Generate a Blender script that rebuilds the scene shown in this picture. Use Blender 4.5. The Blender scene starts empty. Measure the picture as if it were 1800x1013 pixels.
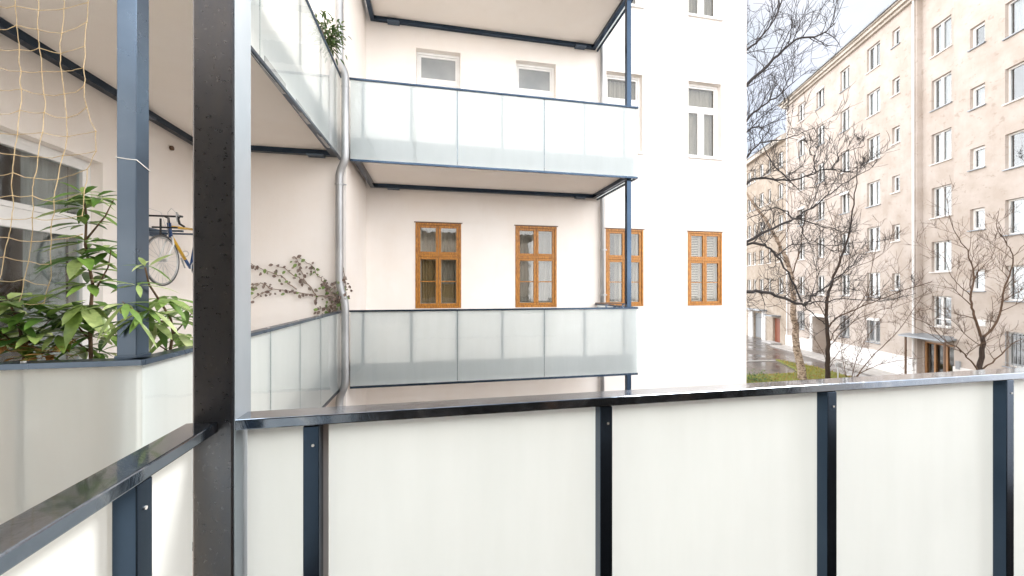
import bpy, bmesh, math, random
from mathutils import Vector, Matrix
R = math.radians
random.seed(7)
sc = bpy.context.scene
COL = sc.collection

# ------------------------------------------------------------------ camera
TH = R(11.36)
FPX = 672.0                      # focal length in pixels of the 1800 px wide photograph
FW = Vector((math.sin(TH), math.cos(TH), 0))
RT = Vector((math.cos(TH), -math.sin(TH), 0))
GZ = -5.2                        # yard level below the camera

def at(px, py, depth):           # point seen at a photo pixel at a real distance along the view
    return depth * (FW + RT * ((px - 900) / FPX)) + Vector((0, 0, (506 - py) / FPX * depth))
def atY(px, py, Y):
    d = Y / (FW.y + RT.y * (px - 900) / FPX)
    return at(px, py, d)
def atX(px, py, X):
    d = X / (FW.x + RT.x * (px - 900) / FPX)
    return at(px, py, d)
def atG(px, py):
    return at(px, py, -GZ * FPX / (py - 506))

cam = bpy.data.cameras.new('camera')
cam.sensor_width = 36.0
cam.lens = 36.0 * FPX / 1800
cam.clip_start = 0.02
cam.clip_end = 500
co = bpy.data.objects.new('camera', cam)
COL.objects.link(co)
co.rotation_euler = (R(90), 0, -TH)
sc.camera = co

# ------------------------------------------------------------------ object helpers
W = {}
def tag(o, label, cat, group=None):
    o['label'] = label; o['category'] = cat
    if group: o['group'] = group
    return o
def place(o, parent):
    COL.objects.link(o)
    if parent is not None:
        o.parent = parent
        o.matrix_parent_inverse = W[parent.name].inverted()
    W[o.name] = Matrix.Identity(4)
def thing(name, label, cat, loc=(0, 0, 0), group=None, mat=None):
    o = bpy.data.objects.new(name, None)
    o.empty_display_size = .2
    COL.objects.link(o)
    m = mat if mat is not None else Matrix.Translation(Vector(loc))
    o.matrix_world = m
    W[o.name] = m.copy()
    return tag(o, label, cat, group)

class MB:
    def __init__(s): s.bm = bmesh.new()
    def box(s, x0, x1, y0, y1, z0, z1, bev=0):
        x0, x1 = min(x0, x1), max(x0, x1); y0, y1 = min(y0, y1), max(y0, y1); z0, z1 = min(z0, z1), max(z0, z1)
        r = bmesh.ops.create_cube(s.bm, size=1, matrix=Matrix.Translation(((x0+x1)/2, (y0+y1)/2, (z0+z1)/2)) @ Matrix.Diagonal((x1-x0, y1-y0, z1-z0, 1)))
        if bev:
            es = {e for v in r['verts'] for e in v.link_edges}
            bmesh.ops.bevel(s.bm, geom=list(es), offset=bev, segments=2, affect='EDGES', profile=.5)
        return s
    def prism(s, pts, off):
        v0 = [s.bm.verts.new(p) for p in pts]; v1 = [s.bm.verts.new(Vector(p) + Vector(off)) for p in pts]
        n = len(pts)
        s.bm.faces.new(v0); s.bm.faces.new(v1[::-1])
        for i in range(n): s.bm.faces.new((v0[i], v1[i], v1[(i+1) % n], v0[(i+1) % n]))
        return s
    def face(s, pts):
        return s.bm.faces.new([s.bm.verts.new(p) for p in pts])
    def tube(s, pts, rad, n=8, cap=True):
        pts = [Vector(p) for p in pts]
        if not isinstance(rad, (list, tuple)): rad = [rad] * len(pts)
        rings = []; nx = None
        for i, p in enumerate(pts):
            a = pts[max(i-1, 0)]; b = pts[min(i+1, len(pts)-1)]
            t = (b - a)
            if t.length < 1e-9: t = Vector((0, 0, 1))
            t.normalize()
            if nx is None:
                nx = t.orthogonal().normalized()
            else:
                nx = nx - t * nx.dot(t)
                nx = nx.normalized() if nx.length > 1e-6 else t.orthogonal().normalized()
            ny = t.cross(nx)
            rings.append([s.bm.verts.new(p + (nx*math.cos(2*math.pi*k/n) + ny*math.sin(2*math.pi*k/n)) * rad[i]) for k in range(n)])
        for a, b in zip(rings, rings[1:]):
            for k in range(n):
                s.bm.faces.new((a[k], a[(k+1) % n], b[(k+1) % n], b[k]))
        if cap and n > 2:
            s.bm.faces.new(rings[0][::-1]); s.bm.faces.new(rings[-1])
        return s
    def torus(s, c, ax_u, ax_v, R0, r, n=40, m=6):
        c = Vector(c); u = Vector(ax_u).normalized(); v = Vector(ax_v).normalized(); w = u.cross(v)
        rings = []
        for i in range(n):
            a = 2*math.pi*i/n; d = u*math.cos(a) + v*math.sin(a)
            rings.append([s.bm.verts.new(c + d*(R0 + r*math.cos(2*math.pi*k/m)) + w*r*math.sin(2*math.pi*k/m)) for k in range(m)])
        for i in range(n):
            a, b = rings[i], rings[(i+1) % n]
            for k in range(m): s.bm.faces.new((a[k], a[(k+1) % m], b[(k+1) % m], b[k]))
        return s
    def leaf(s, base, d, up, L, Wd, curl=.25, fold=.18):
        d = d.normalized(); sd = d.cross(up)
        if sd.length < 1e-4: sd = d.orthogonal()
        sd.normalize(); nn = sd.cross(d).normalized()
        prof = [(0, .05), (.22, .72), (.5, 1.0), (.78, .68), (1, .03)]
        mid = []; lf = []; rg = []
        for t, w in prof:
            c = base + d*(L*t) - Vector((0, 0, 1))*(curl*L*t*t)
            mid.append(s.bm.verts.new(c))
            lf.append(s.bm.verts.new(c + sd*(Wd*.5*w) + nn*(fold*Wd*w)))
            rg.append(s.bm.verts.new(c - sd*(Wd*.5*w) + nn*(fold*Wd*w)))
        for i in range(len(prof)-1):
            s.bm.faces.new((mid[i], mid[i+1], lf[i+1], lf[i])); s.bm.faces.new((mid[i+1], mid[i], rg[i], rg[i+1]))
        return s
    def build(s, name, mat, parent=None, smooth=False, fix=True, local=False, jit=0):
        if fix: bmesh.ops.recalc_face_normals(s.bm, faces=s.bm.faces)
        if smooth:
            for f in s.bm.faces: f.smooth = True
        me = bpy.data.meshes.new(name); s.bm.to_mesh(me); s.bm.free()
        me.materials.append(mat)
        o = bpy.data.objects.new(name, me)
        if local:
            COL.objects.link(o); o.parent = parent
        else: place(o, parent)
        return o

# ------------------------------------------------------------------ materials
def newmat(name):
    m = bpy.data.materials.new(name); m.use_nodes = True
    nt = m.node_tree; b = nt.nodes['Principled BSDF']
    return m, nt, b
def N(nt, typ, **kw):
    n = nt.nodes.new(typ)
    for k, v in kw.items(): setattr(n, k, v)
    return n
def noise(nt, scale, detail=4, rough=.55, coord=None, stretch=None):
    tc = N(nt, 'ShaderNodeNewGeometry')
    src = tc.outputs['Position']
    if stretch:
        mp = N(nt, 'ShaderNodeMapping'); mp.inputs['Scale'].default_value = stretch
        nt.links.new(src, mp.inputs['Vector']); src = mp.outputs['Vector']
    n = N(nt, 'ShaderNodeTexNoise'); n.inputs['Scale'].default_value = scale
    n.inputs['Detail'].default_value = detail; n.inputs['Roughness'].default_value = rough
    nt.links.new(src, n.inputs['Vector'])
    return n
def ramp(nt, fac, stops):
    r = N(nt, 'ShaderNodeValToRGB')
    while len(r.color_ramp.elements) < len(stops): r.color_ramp.elements.new(.5)
    for e, (p, c) in zip(r.color_ramp.elements, stops):
        e.position = p; e.color = (*c, 1) if len(c) == 3 else c
    nt.links.new(fac, r.inputs['Fac'])
    return r.outputs['Color']
def mixc(nt, fac, a, b, mode='MIX'):
    m = N(nt, 'ShaderNodeMix', data_type='RGBA', blend_type=mode)
    for sock, v in ((m.inputs['Factor'], fac), (m.inputs['A'], a), (m.inputs['B'], b)):
        if hasattr(v, 'is_output'): nt.links.new(v, sock)
        elif isinstance(v, (int, float)): sock.default_value = v
        else: sock.default_value = (*v, 1)
    return m.outputs['Result']
def bump(nt, b, h, strength, dist):
    bp = N(nt, 'ShaderNodeBump'); bp.inputs['Strength'].default_value = strength; bp.inputs['Distance'].default_value = dist
    nt.links.new(h, bp.inputs['Height']); nt.links.new(bp.outputs['Normal'], b.inputs['Normal'])

def simple(name, c0, c1=None, rough=.6, metal=0, scale=6, bmp=0, bscale=60, stretch=None, rr=None, spec=.5, stops=(.35, .65)):
    m, nt, b = newmat(name)
    b.inputs['Roughness'].default_value = rough; b.inputs['Metallic'].default_value = metal
    b.inputs['Specular IOR Level'].default_value = spec
    if c1 is None: b.inputs['Base Color'].default_value = (*c0, 1)
    else:
        n = noise(nt, scale, stretch=stretch)
        nt.links.new(ramp(nt, n.outputs['Fac'], [(stops[0], c0), (stops[1], c1)]), b.inputs['Base Color'])
    if rr:
        n2 = noise(nt, scale*1.7, stretch=stretch)
        nt.links.new(ramp(nt, n2.outputs['Fac'], [(.35, (rr[0],)*3), (.65, (rr[1],)*3)]), b.inputs['Roughness'])
    if bmp:
        n3 = noise(nt, bscale, 6)
        bump(nt, b, n3.outputs['Fac'], bmp, .01)
    return m

def plaster(name, c, c2, stain, sc1=.9, amount=.5, fleck=0):
    m, nt, b = newmat(name)
    b.inputs['Roughness'].default_value = .92; b.inputs['Specular IOR Level'].default_value = .15
    n1 = noise(nt, sc1, 5, .6)
    col = ramp(nt, n1.outputs['Fac'], [(.38, c), (.66, c2)])
    n2 = noise(nt, .9, 6, .65, stretch=(1.6, 1.6, .35))
    f = ramp(nt, n2.outputs['Fac'], [(.52, (0, 0, 0)), (.75, (amount,)*3)])
    col = mixc(nt, f, col, stain)
    if fleck:
        n5 = noise(nt, 2.6, 8, .75, stretch=(1, 1, 1.5))
        f5 = ramp(nt, n5.outputs['Fac'], [(.57, (0, 0, 0)), (.63, (fleck,)*3)])
        col = mixc(nt, f5, col, stain)
    nt.links.new(col, b.inputs['Base Color'])
    n3 = noise(nt, 90, 6, .7)
    n4 = noise(nt, 5, 4)
    mm = N(nt, 'ShaderNodeMath', operation='ADD'); nt.links.new(n3.outputs['Fac'], mm.inputs[0]); nt.links.new(n4.outputs['Fac'], mm.inputs[1])
    bump(nt, b, mm.outputs[0], .35, .012)
    return m

def schlick(nt, f0, normal=None):
    lw = N(nt, 'ShaderNodeLayerWeight'); lw.inputs['Blend'].default_value = .5
    if normal is not None: nt.links.new(normal, lw.inputs['Normal'])
    pw = N(nt, 'ShaderNodeMath', operation='POWER'); pw.inputs[1].default_value = 5
    nt.links.new(lw.outputs['Facing'], pw.inputs[0])
    ma = N(nt, 'ShaderNodeMath', operation='MULTIPLY_ADD', use_clamp=True)
    ma.inputs[1].default_value = 1-f0; ma.inputs[2].default_value = f0
    nt.links.new(pw.outputs[0], ma.inputs[0])
    return ma.outputs[0]

def frosted(name, tint):
    m, nt, b = newmat(name)
    nt.nodes.remove(b)
    out = nt.nodes['Material Output']
    tr = N(nt, 'ShaderNodeBsdfTranslucent'); tr.inputs['Color'].default_value = (*tint, 1)
    df = N(nt, 'ShaderNodeBsdfDiffuse')
    n = noise(nt, 1.1, 3)
    n2 = noise(nt, 5, 5, .6, stretch=(1.5, 1.5, .18))
    cc = mixc(nt, 1.0, ramp(nt, n.outputs['Fac'], [(.3, tuple(t*.95 for t in tint)), (.7, tint)]), ramp(nt, n2.outputs['Fac'], [(.35, (1, 1, 1)), (.75, (.955, .96, .955))]), 'MULTIPLY')
    nt.links.new(cc, df.inputs['Color']); nt.links.new(cc, tr.inputs['Color'])
    mx = N(nt, 'ShaderNodeMixShader'); mx.inputs[0].default_value = .43
    nt.links.new(tr.outputs[0], mx.inputs[1]); nt.links.new(df.outputs[0], mx.inputs[2])
    gl = N(nt, 'ShaderNodeBsdfGlossy'); gl.inputs['Roughness'].default_value = .28
    mx2 = N(nt, 'ShaderNodeMixShader')
    nt.links.new(schlick(nt, .02), mx2.inputs[0]); nt.links.new(mx.outputs[0], mx2.inputs[1]); nt.links.new(gl.outputs[0], mx2.inputs[2])
    nt.links.new(mx2.outputs[0], out.inputs['Surface'])
    return m

def clear_glass(name, tint=(.9, .95, .95), base=.10):
    m, nt, b = newmat(name)
    nt.nodes.remove(b)
    out = nt.nodes['Material Output']
    tr = N(nt, 'ShaderNodeBsdfTransparent'); tr.inputs['Color'].default_value = (*tint, 1)
    gl = N(nt, 'ShaderNodeBsdfGlossy'); gl.inputs['Roughness'].default_value = .03
    n3 = noise(nt, 3.0, 2); bp = N(nt, 'ShaderNodeBump'); bp.inputs['Strength'].default_value = .08; bp.inputs['Distance'].default_value = .02
    nt.links.new(n3.outputs['Fac'], bp.inputs['Height']); nt.links.new(bp.outputs['Normal'], gl.inputs['Normal'])
    mx = N(nt, 'ShaderNodeMixShader'); nt.links.new(schlick(nt, .04+base), mx.inputs[0])
    nt.links.new(tr.outputs[0], mx.inputs[1]); nt.links.new(gl.outputs[0], mx.inputs[2])
    nt.links.new(mx.outputs[0], out.inputs['Surface'])
    return m

def leafmat(name, stops, rough=.35):
    m, nt, b = newmat(name)
    g = N(nt, 'ShaderNodeNewGeometry')
    c = ramp(nt, g.outputs['Random Per Island'], stops)
    n = noise(nt, 25, 3)
    c = mixc(nt, ramp(nt, n.outputs['Fac'], [(.4, (0,)*3), (.7, (.45,)*3)]), c, stops[0][1])
    nt.links.new(c, b.inputs['Base Color'])
    b.inputs['Roughness'].default_value = rough
    tr = N(nt, 'ShaderNodeBsdfTranslucent'); nt.links.new(c, tr.inputs['Color'])
    mx = N(nt, 'ShaderNodeMixShader'); mx.inputs[0].default_value = .35
    nt.links.new(b.outputs[0], mx.inputs[1]); nt.links.new(tr.outputs[0], mx.inputs[2])
    nt.links.new(mx.outputs[0], nt.nodes['Material Output'].inputs['Surface'])
    return m

M = {}
M['wall'] = plaster('white_plaster', (.86, .795, .735), (.88, .83, .785), (.80, .72, .645), amount=.35)
M['soffit'] = plaster('soffit_plaster', (.87, .81, .75), (.88, .83, .78), (.80, .74, .68), amount=.3)
M['apt'] = plaster('tan_plaster', (.44, .375, .325), (.515, .455, .41), (.31, .245, .195), sc1=1.0, amount=.28, fleck=.5)
M['aptlow'] = plaster('brown_plaster', (.37, .305, .245), (.45, .385, .32), (.27, .205, .15), sc1=1.4, amount=.5, fleck=.5)
M['plinth'] = plaster('plinth_plaster', (.74, .72, .70), (.82, .80, .78), (.55, .50, .45), amount=.4)
M['steel'] = simple('anthracite_paint', (.085, .12, .17), (.115, .155, .21), rough=.3, metal=.93, scale=1.5, rr=(.26, .34), spec=.6)
def weathered_steel():
    m, nt, b = newmat('weathered_anthracite')
    n = noise(nt, 2.2, 6, .7, stretch=(2, 2, .5))
    c = ramp(nt, n.outputs['Fac'], [(.35, (.115, .125, .145)), (.62, (.15, .145, .145))])
    sp = noise(nt, 70, 3, .6)
    c = mixc(nt, ramp(nt, sp.outputs['Fac'], [(.66, (0,)*3), (.74, (.10,)*3)]), c, (.36, .35, .33))
    sp2 = noise(nt, 110, 2, .5)
    c = mixc(nt, ramp(nt, sp2.outputs['Fac'], [(.26, (.18,)*3), (.31, (0,)*3)]), c, (.015, .017, .02))
    nt.links.new(c, b.inputs['Base Color'])
    b.inputs['Metallic'].default_value = .95
    nt.links.new(ramp(nt, sp.outputs['Fac'], [(.3, (.26,)*3), (.7, (.36,)*3)]), b.inputs['Roughness'])
    bump(nt, b, sp.outputs['Fac'], .02, .002)
    return m
M['post'] = weathered_steel()
M['plate'] = simple('post_side_sheen', (.33, .375, .42), (.40, .44, .48), rough=.42, metal=.8, scale=4, stretch=(1, 1, .4))  # pale tone stands in for light mirrored by the post's side
M['navy'] = simple('navy_metallic_paint', (.034, .054, .085), (.048, .072, .108), rough=.25, metal=.95, scale=1.5, rr=(.2, .27))
def wetcap():
    m, nt, b = newmat('wet_rail_paint')
    n = noise(nt, 9, 5, .6); n.inputs['Distortion'].default_value = 1.2
    c = ramp(nt, n.outputs['Fac'], [(.4, (.11, .145, .195)), (.58, (.14, .175, .23)), (.66, (.22, .25, .29)), (.72, (.13, .165, .215))])
    nt.links.new(c, b.inputs['Base Color'])
    b.inputs['Metallic'].default_value = .97
    nt.links.new(ramp(nt, n.outputs['Fac'], [(.4, (.10,)*3), (.62, (.20,)*3)]), b.inputs['Roughness'])
    b.inputs['Coat Weight'].default_value = 1.0; b.inputs['Coat Roughness'].default_value = .05; b.inputs['Coat IOR'].default_value = 1.6
    bump(nt, b, n.outputs['Fac'], .22, .005)
    return m
M['cap'] = wetcap()
M['zinc'] = simple('zinc_pipe', (.33, .33, .33), (.47, .47, .47), rough=.45, metal=.55, scale=5, stretch=(1, 1, .3))
M['screw'] = simple('stainless', (.75, .73, .70), rough=.3, metal=.6)
M['frost'] = frosted('frosted_glass', (.945, .985, .99))
M['glass'] = clear_glass('window_glass')
M['aglass'] = clear_glass('old_window_glass', (.86, .85, .81), .02)
M['aptglass'] = clear_glass('apartment_window_glass', (.84, .87, .88), .10)
M['doorglass'] = clear_glass('door_glass', (.8, .85, .85), -.01)
M['clearpane'] = clear_glass('panel_glass', (.965, .985, .98), 0.0)
M['frost2'] = simple('obscured_pane', (.26, .275, .28), (.34, .35, .35), rough=.25, scale=1.2)
M['white'] = simple('white_paint', (.80, .79, .77), (.74, .725, .70), rough=.45, scale=4)
M['wood'] = simple('varnished_wood', (.21, .070, .006), (.53, .22, .022), rough=.42, scale=22, stretch=(3, 3, .5), bmp=.15, bscale=40)
M['dark'] = simple('dark_room', (.035, .030, .028), rough=.9)
M['brownroom'] = simple('brown_room', (.045, .024, .016), (.08, .045, .03), rough=.8, scale=2)
M['curtain'] = simple('net_curtain', (.22, .215, .205), (.34, .33, .32), rough=.95, scale=3, stretch=(8, 8, .4))
M['curtain4'] = simple('grey_lace_curtain', (.36, .355, .34), (.50, .49, .47), rough=.95, scale=3, stretch=(8, 8, .4))
M['curtain2'] = simple('ochre_curtain', (.36, .27, .15), (.46, .37, .23), rough=.95, scale=3, stretch=(14, 14, .4))
M['curtain3'] = simple('bright_curtain', (.72, .73, .73), (.80, .80, .80), rough=.95, scale=3, stretch=(8, 8, .4))
M['blind'] = simple('blind_slats', (.58, .53, .46), (.66, .61, .55), rough=.6)
M['jute'] = simple('jute_cord', (.50, .37, .20), (.62, .49, .30), rough=.9, scale=40)
M['string'] = simple('white_string', (.82, .82, .80), rough=.7)
M['stem'] = simple('brown_stem', (.09, .05, .028), (.15, .09, .05), rough=.8, scale=30)
M['twig'] = simple('vine_twig', (.22, .16, .115), (.32, .24, .18), rough=.9, scale=20)
M['bark'] = simple('dark_bark', (.020, .012, .008), (.045, .027, .018), rough=.9, scale=9, stretch=(3, 3, .6), bmp=.6, bscale=18)
M['bark2'] = simple('grey_brown_bark', (.060, .034, .020), (.115, .068, .042), rough=.9, scale=9, stretch=(3, 3, .6), bmp=.6, bscale=18)
M['bluebark'] = simple('grey_bark', (.020, .017, .017), (.045, .038, .036), rough=.9, scale=9, stretch=(3, 3, .6), bmp=.5, bscale=18)
def birch():
    m, nt, b = newmat('birch_bark')
    n = noise(nt, 5.5, 6, .75, stretch=(1, 1, 1.6))
    c = ramp(nt, n.outputs['Fac'], [(.40, (.075, .05, .035)), (.50, (.30, .22, .16)), (.62, (.46, .38, .31))])
    nt.links.new(c, b.inputs['Base Color']); b.inputs['Roughness'].default_value = .85
    bump(nt, b, n.outputs['Fac'], .5, .03)
    return m
M['birch'] = birch()
M['laurel'] = leafmat('laurel_leaf', [(0, (.04, .10, .02)), (.35, (.10, .20, .035)), (.7, (.24, .36, .08)), (1, (.42, .50, .20))], .3)
M['laurel2'] = leafmat('pale_leaf', [(0, (.07, .15, .03)), (.4, (.22, .34, .09)), (1, (.50, .56, .28))], .3)
M['box'] = leafmat('bush_leaf', [(0, (.035, .075, .02)), (.6, (.10, .17, .05)), (1, (.20, .25, .10))], .45)
M['ivy'] = leafmat('ivy_leaf', [(0, (.17, .115, .09)), (.5, (.30, .235, .20)), (.75, (.36, .31, .25)), (.84, (.15, .26, .06)), (1, (.26, .38, .10))], .6)
M['deadleaf'] = leafmat('dead_leaf', [(0, (.22, .10, .03)), (.6, (.36, .20, .06)), (1, (.30, .28, .07))], .7)
M['terracotta'] = simple('terracotta', (.30, .16, .10), (.36, .21, .14), rough=.85, scale=8)
M['rubber'] = simple('black_rubber', (.015, .015, .016), rough=.6)
M['tyre'] = simple('grey_tyre', (.06, .06, .06), (.10, .10, .10), rough=.7)
M['yellow'] = simple('yellow_frame_paint', (.62, .36, .02), rough=.3)
M['blue'] = simple('blue_frame_paint', (.02, .06, .17), rough=.3)
M['alloy'] = simple('alloy', (.5, .5, .5), rough=.35, metal=.7)
M['doorred'] = simple('red_brown_door', (.19, .05, .022), (.28, .085, .04), rough=.5, scale=5, stretch=(6, 6, .5))
M['doortan'] = simple('tan_wood_door', (.28, .13, .05), (.40, .21, .09), rough=.5, scale=5, stretch=(6, 6, .5))
M['doorbrown'] = simple('brown_door', (.10, .052, .030), (.16, .09, .05), rough=.5, scale=5, stretch=(6, 6, .5))
M['sheet'] = simple('grey_sheet_metal', (.22, .24, .26), (.32, .34, .36), rough=.4, metal=.4, scale=2)
M['roof'] = simple('grey_roof_tiles', (.10, .095, .09), (.16, .15, .14), rough=.8, scale=4)
M['cornice'] = plaster('cornice_plaster', (.46, .41, .35), (.56, .51, .45), (.34, .28, .22), amount=.5)
M['cabinet'] = simple('grey_metal_box', (.3, .31, .32), rough=.5)
M['deck'] = simple('deck_boards', (.026, .018, .014), (.045, .03, .022), rough=.8, scale=4, spec=.08)
M['concrete'] = simple('pale_floor', (.50, .47, .44), (.58, .55, .52), rough=.8, scale=4)
M['signface'] = simple('sign_plate', (.55, .56, .57), rough=.4, metal=.3)
M['garage'] = simple('garage_grey', (.45, .43, .40), (.52, .50, .47), rough=.8, scale=2)  # plain mottled grey for the garage door and one backing curtain

def asphalt():
    m, nt, b = newmat('wet_asphalt')
    n = noise(nt, .35, 5, .6); n2 = noise(nt, 14, 5, .7)
    c = ramp(nt, n.outputs['Fac'], [(.35, (.075, .062, .055)), (.65, (.15, .125, .11))])
    c = mixc(nt, .35, c, ramp(nt, n2.outputs['Fac'], [(.35, (.04, .036, .034)), (.7, (.19, .165, .15))]))
    nt.links.new(c, b.inputs['Base Color'])
    nt.links.new(ramp(nt, n.outputs['Fac'], [(.42, (.07,)*3), (.58, (.38,)*3)]), b.inputs['Roughness'])
    bump(nt, b, n2.outputs['Fac'], .12, .01)
    return m
M['asphalt'] = asphalt()
def lawnmat():
    m, nt, b = newmat('lawn_ground')
    n = noise(nt, 1.1, 6, .7); n2 = noise(nt, 6, 5, .7)
    c = ramp(nt, n.outputs['Fac'], [(.38, (.22, .20, .03)), (.5, (.17, .21, .03)), (.6, (.26, .17, .05))])
    c = mixc(nt, .5, c, ramp(nt, n2.outputs['Fac'], [(.35, (.07, .11, .015)), (.55, (.19, .22, .05)), (.7, (.30, .20, .08))]))
    nt.links.new(c, b.inputs['Base Color']); b.inputs['Roughness'].default_value = .9
    bump(nt, b, n2.outputs['Fac'], .8, .06)
    return m
M['lawn'] = lawnmat()
M['grass'] = leafmat('grass_blade', [(0, (.15, .17, .015)), (.45, (.28, .25, .03)), (1, (.42, .24, .06))], .6)
M['paving'] = simple('pale_paving', (.36, .33, .30), (.47, .44, .41), rough=.6, scale=3)
M['kerb'] = simple('kerb_stone', (.40, .38, .36), (.52, .50, .48), rough=.7, scale=5)

# ------------------------------------------------------------------ world, sun
world = bpy.data.worlds.new('World'); sc.world = world; world.use_nodes = True
nt = world.node_tree
bg = nt.nodes['Background']
SUN_EL, SUN_AZ = R(45), R(60)       # azimuth measured clockwise from +Y
sky = N(nt, 'ShaderNodeTexSky'); sky.sky_type = 'NISHITA'; sky.sun_disc = False
sky.sun_elevation = SUN_EL; sky.sun_rotation = SUN_AZ; sky.dust_density = 1; sky.air_density = 1.0
hs = N(nt, 'ShaderNodeHueSaturation'); hs.inputs['Saturation'].default_value = .62; hs.inputs['Value'].default_value = .36
nt.links.new(sky.outputs[0], hs.inputs['Color'])
tc = N(nt, 'ShaderNodeTexCoord'); mp = N(nt, 'ShaderNodeMapping'); mp.inputs['Scale'].default_value = (1, 1, 2.2)
nt.links.new(tc.outputs['Generated'], mp.inputs['Vector'])
cn = N(nt, 'ShaderNodeTexNoise'); cn.inputs['Scale'].default_value = 2.6; cn.inputs['Detail'].default_value = 5
nt.links.new(mp.outputs[0], cn.inputs['Vector'])
# sky dimmed in view over the right block: pale blue with white wisps
HA, HE = R(52), R(26)
dp = N(nt, 'ShaderNodeVectorMath', operation='DOT_PRODUCT'); nt.links.new(tc.outputs['Generated'], dp.inputs[0])
dp.inputs[1].default_value = (math.sin(HA)*math.cos(HE), math.cos(HA)*math.cos(HE), math.sin(HE))
wob = N(nt, 'ShaderNodeMath', operation='MULTIPLY_ADD'); wob.inputs[1].default_value = .22; nt.links.new(cn.outputs['Fac'], wob.inputs[0]); nt.links.new(dp.outputs['Value'], wob.inputs[2])
thin = ramp(nt, wob.outputs[0], [(.84, (0,)*3), (.98, (1,)*3)])  # mask of the sky dimmed in view
wisp = ramp(nt, cn.outputs['Fac'], [(.40, (0,)*3), (.62, (.9,)*3)])
clear = mixc(nt, wisp, hs.outputs[0], (2.2, 2.5, 2.75))
# cloud outside the view, shaped for light: bright low down, dimmer overhead
sx = N(nt, 'ShaderNodeSeparateXYZ'); nt.links.new(tc.outputs['Generated'], sx.inputs[0])
lay = ramp(nt, sx.outputs['Z'], [(0, (16.5, 16.6, 16.8)), (.4, (11.0, 11.2, 11.5)), (.7, (7.5, 7.7, 8.1)), (1, (5.5, 5.8, 6.2))])
col = mixc(nt, thin, lay, clear)
nt.links.new(col, bg.inputs['Color'])
bg.inputs['Strength'].default_value = .11

sun = bpy.data.lights.new('sun', 'SUN'); sun.energy = 3.0; sun.angle = R(22); sun.color = (1, .96, .90)
so = bpy.data.objects.new('sun', sun); COL.objects.link(so)
sd = Vector((math.sin(SUN_AZ)*math.cos(SUN_EL), math.cos(SUN_AZ)*math.cos(SUN_EL), math.sin(SUN_EL)))
so.rotation_euler = (-sd).to_track_quat('-Z', 'Y').to_euler()

# ------------------------------------------------------------------ wall with openings
def wall_grid(mb, P, a0, a1, z0, z1, holes):
    """P(a, d, z) -> point; d = 0 is the face, d > 0 goes inwards. holes: (a0, a1, z0, z1, depth)"""
    As = sorted({a0, a1, *[h[0] for h in holes], *[h[1] for h in holes]})
    Zs = sorted({z0, z1, *[h[2] for h in holes], *[h[3] for h in holes]})
    for i in range(len(As)-1):
        for j in range(len(Zs)-1):
            ca, cz = (As[i]+As[i+1])/2, (Zs[j]+Zs[j+1])/2
            if any(h[0] < ca < h[1] and h[2] < cz < h[3] for h in holes): continue
            mb.face([P(As[i], 0, Zs[j]), P(As[i+1], 0, Zs[j]), P(As[i+1], 0, Zs[j+1]), P(As[i], 0, Zs[j+1])])
    for (b0, b1, c0, c1, d) in holes:
        for q in (((b0, c0), (b1, c0)), ((b1, c0), (b1, c1)), ((b1, c1), (b0, c1)), ((b0, c1), (b0, c0))):
            (p, r), (p2, r2) = q
            mb.face([P(p, 0, r), P(p2, 0, r2), P(p2, d, r2), P(p, d, r)])

def curtain_mesh(mb, P, a0, a1, z0, z1, d, amp=.025, per=.16):
    n = max(6, int((a1-a0)/.035))
    prev = None
    for i in range(n+1):
        a = a0 + (a1-a0)*i/n
        dd = d + amp*math.sin(2*math.pi*a/per) + random.uniform(-.006, .006)
        v = (mb.bm.verts.new(P(a, dd, z0)), mb.bm.verts.new(P(a, dd, z1)))
        if prev: mb.bm.faces.new((prev[0], v[0], v[1], prev[1]))
        prev = v

# ------------------------------------------------------------------ white house
house = thing('white_house', 'white plastered courtyard house with wooden and white windows behind the glass balconies', 'house', (0, 9.6, GZ))
XC = [.08, 2.57, 5.06, 7.54]
WX1 = 8.91; WY = 9.6; W2Y = 7.5; W1X = -4.0; SX = -1.61; TOP = 13.5
P3 = lambda a, d, z: Vector((a, WY + d, z))
P1 = lambda a, d, z: Vector((W1X - d, a, z))
mb = MB()
holes3 = []
for xc in XC:
    holes3.append((xc-.555, xc+.555, -.50, 1.60, .30))
    holes3.append((xc-.535, xc+.535, 3.70, 5.86, .30))
    holes3.append((xc-.535, xc+.535, 7.70, 9.85, .30))
wall_grid(mb, P3, SX, WX1, GZ-.3, TOP, holes3)
mb.face([(SX, W2Y, GZ-.3), (SX, WY, GZ-.3), (SX, WY, TOP), (SX, W2Y, TOP)])
mb.face([(W1X, W2Y, GZ-.3), (SX, W2Y, GZ-.3), (SX, W2Y, TOP), (W1X, W2Y, TOP)])
wall_grid(mb, P1, -.9, W2Y, GZ-.3, TOP, [(3.3, 5.59, -1.45, 1.53, .35)])
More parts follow.
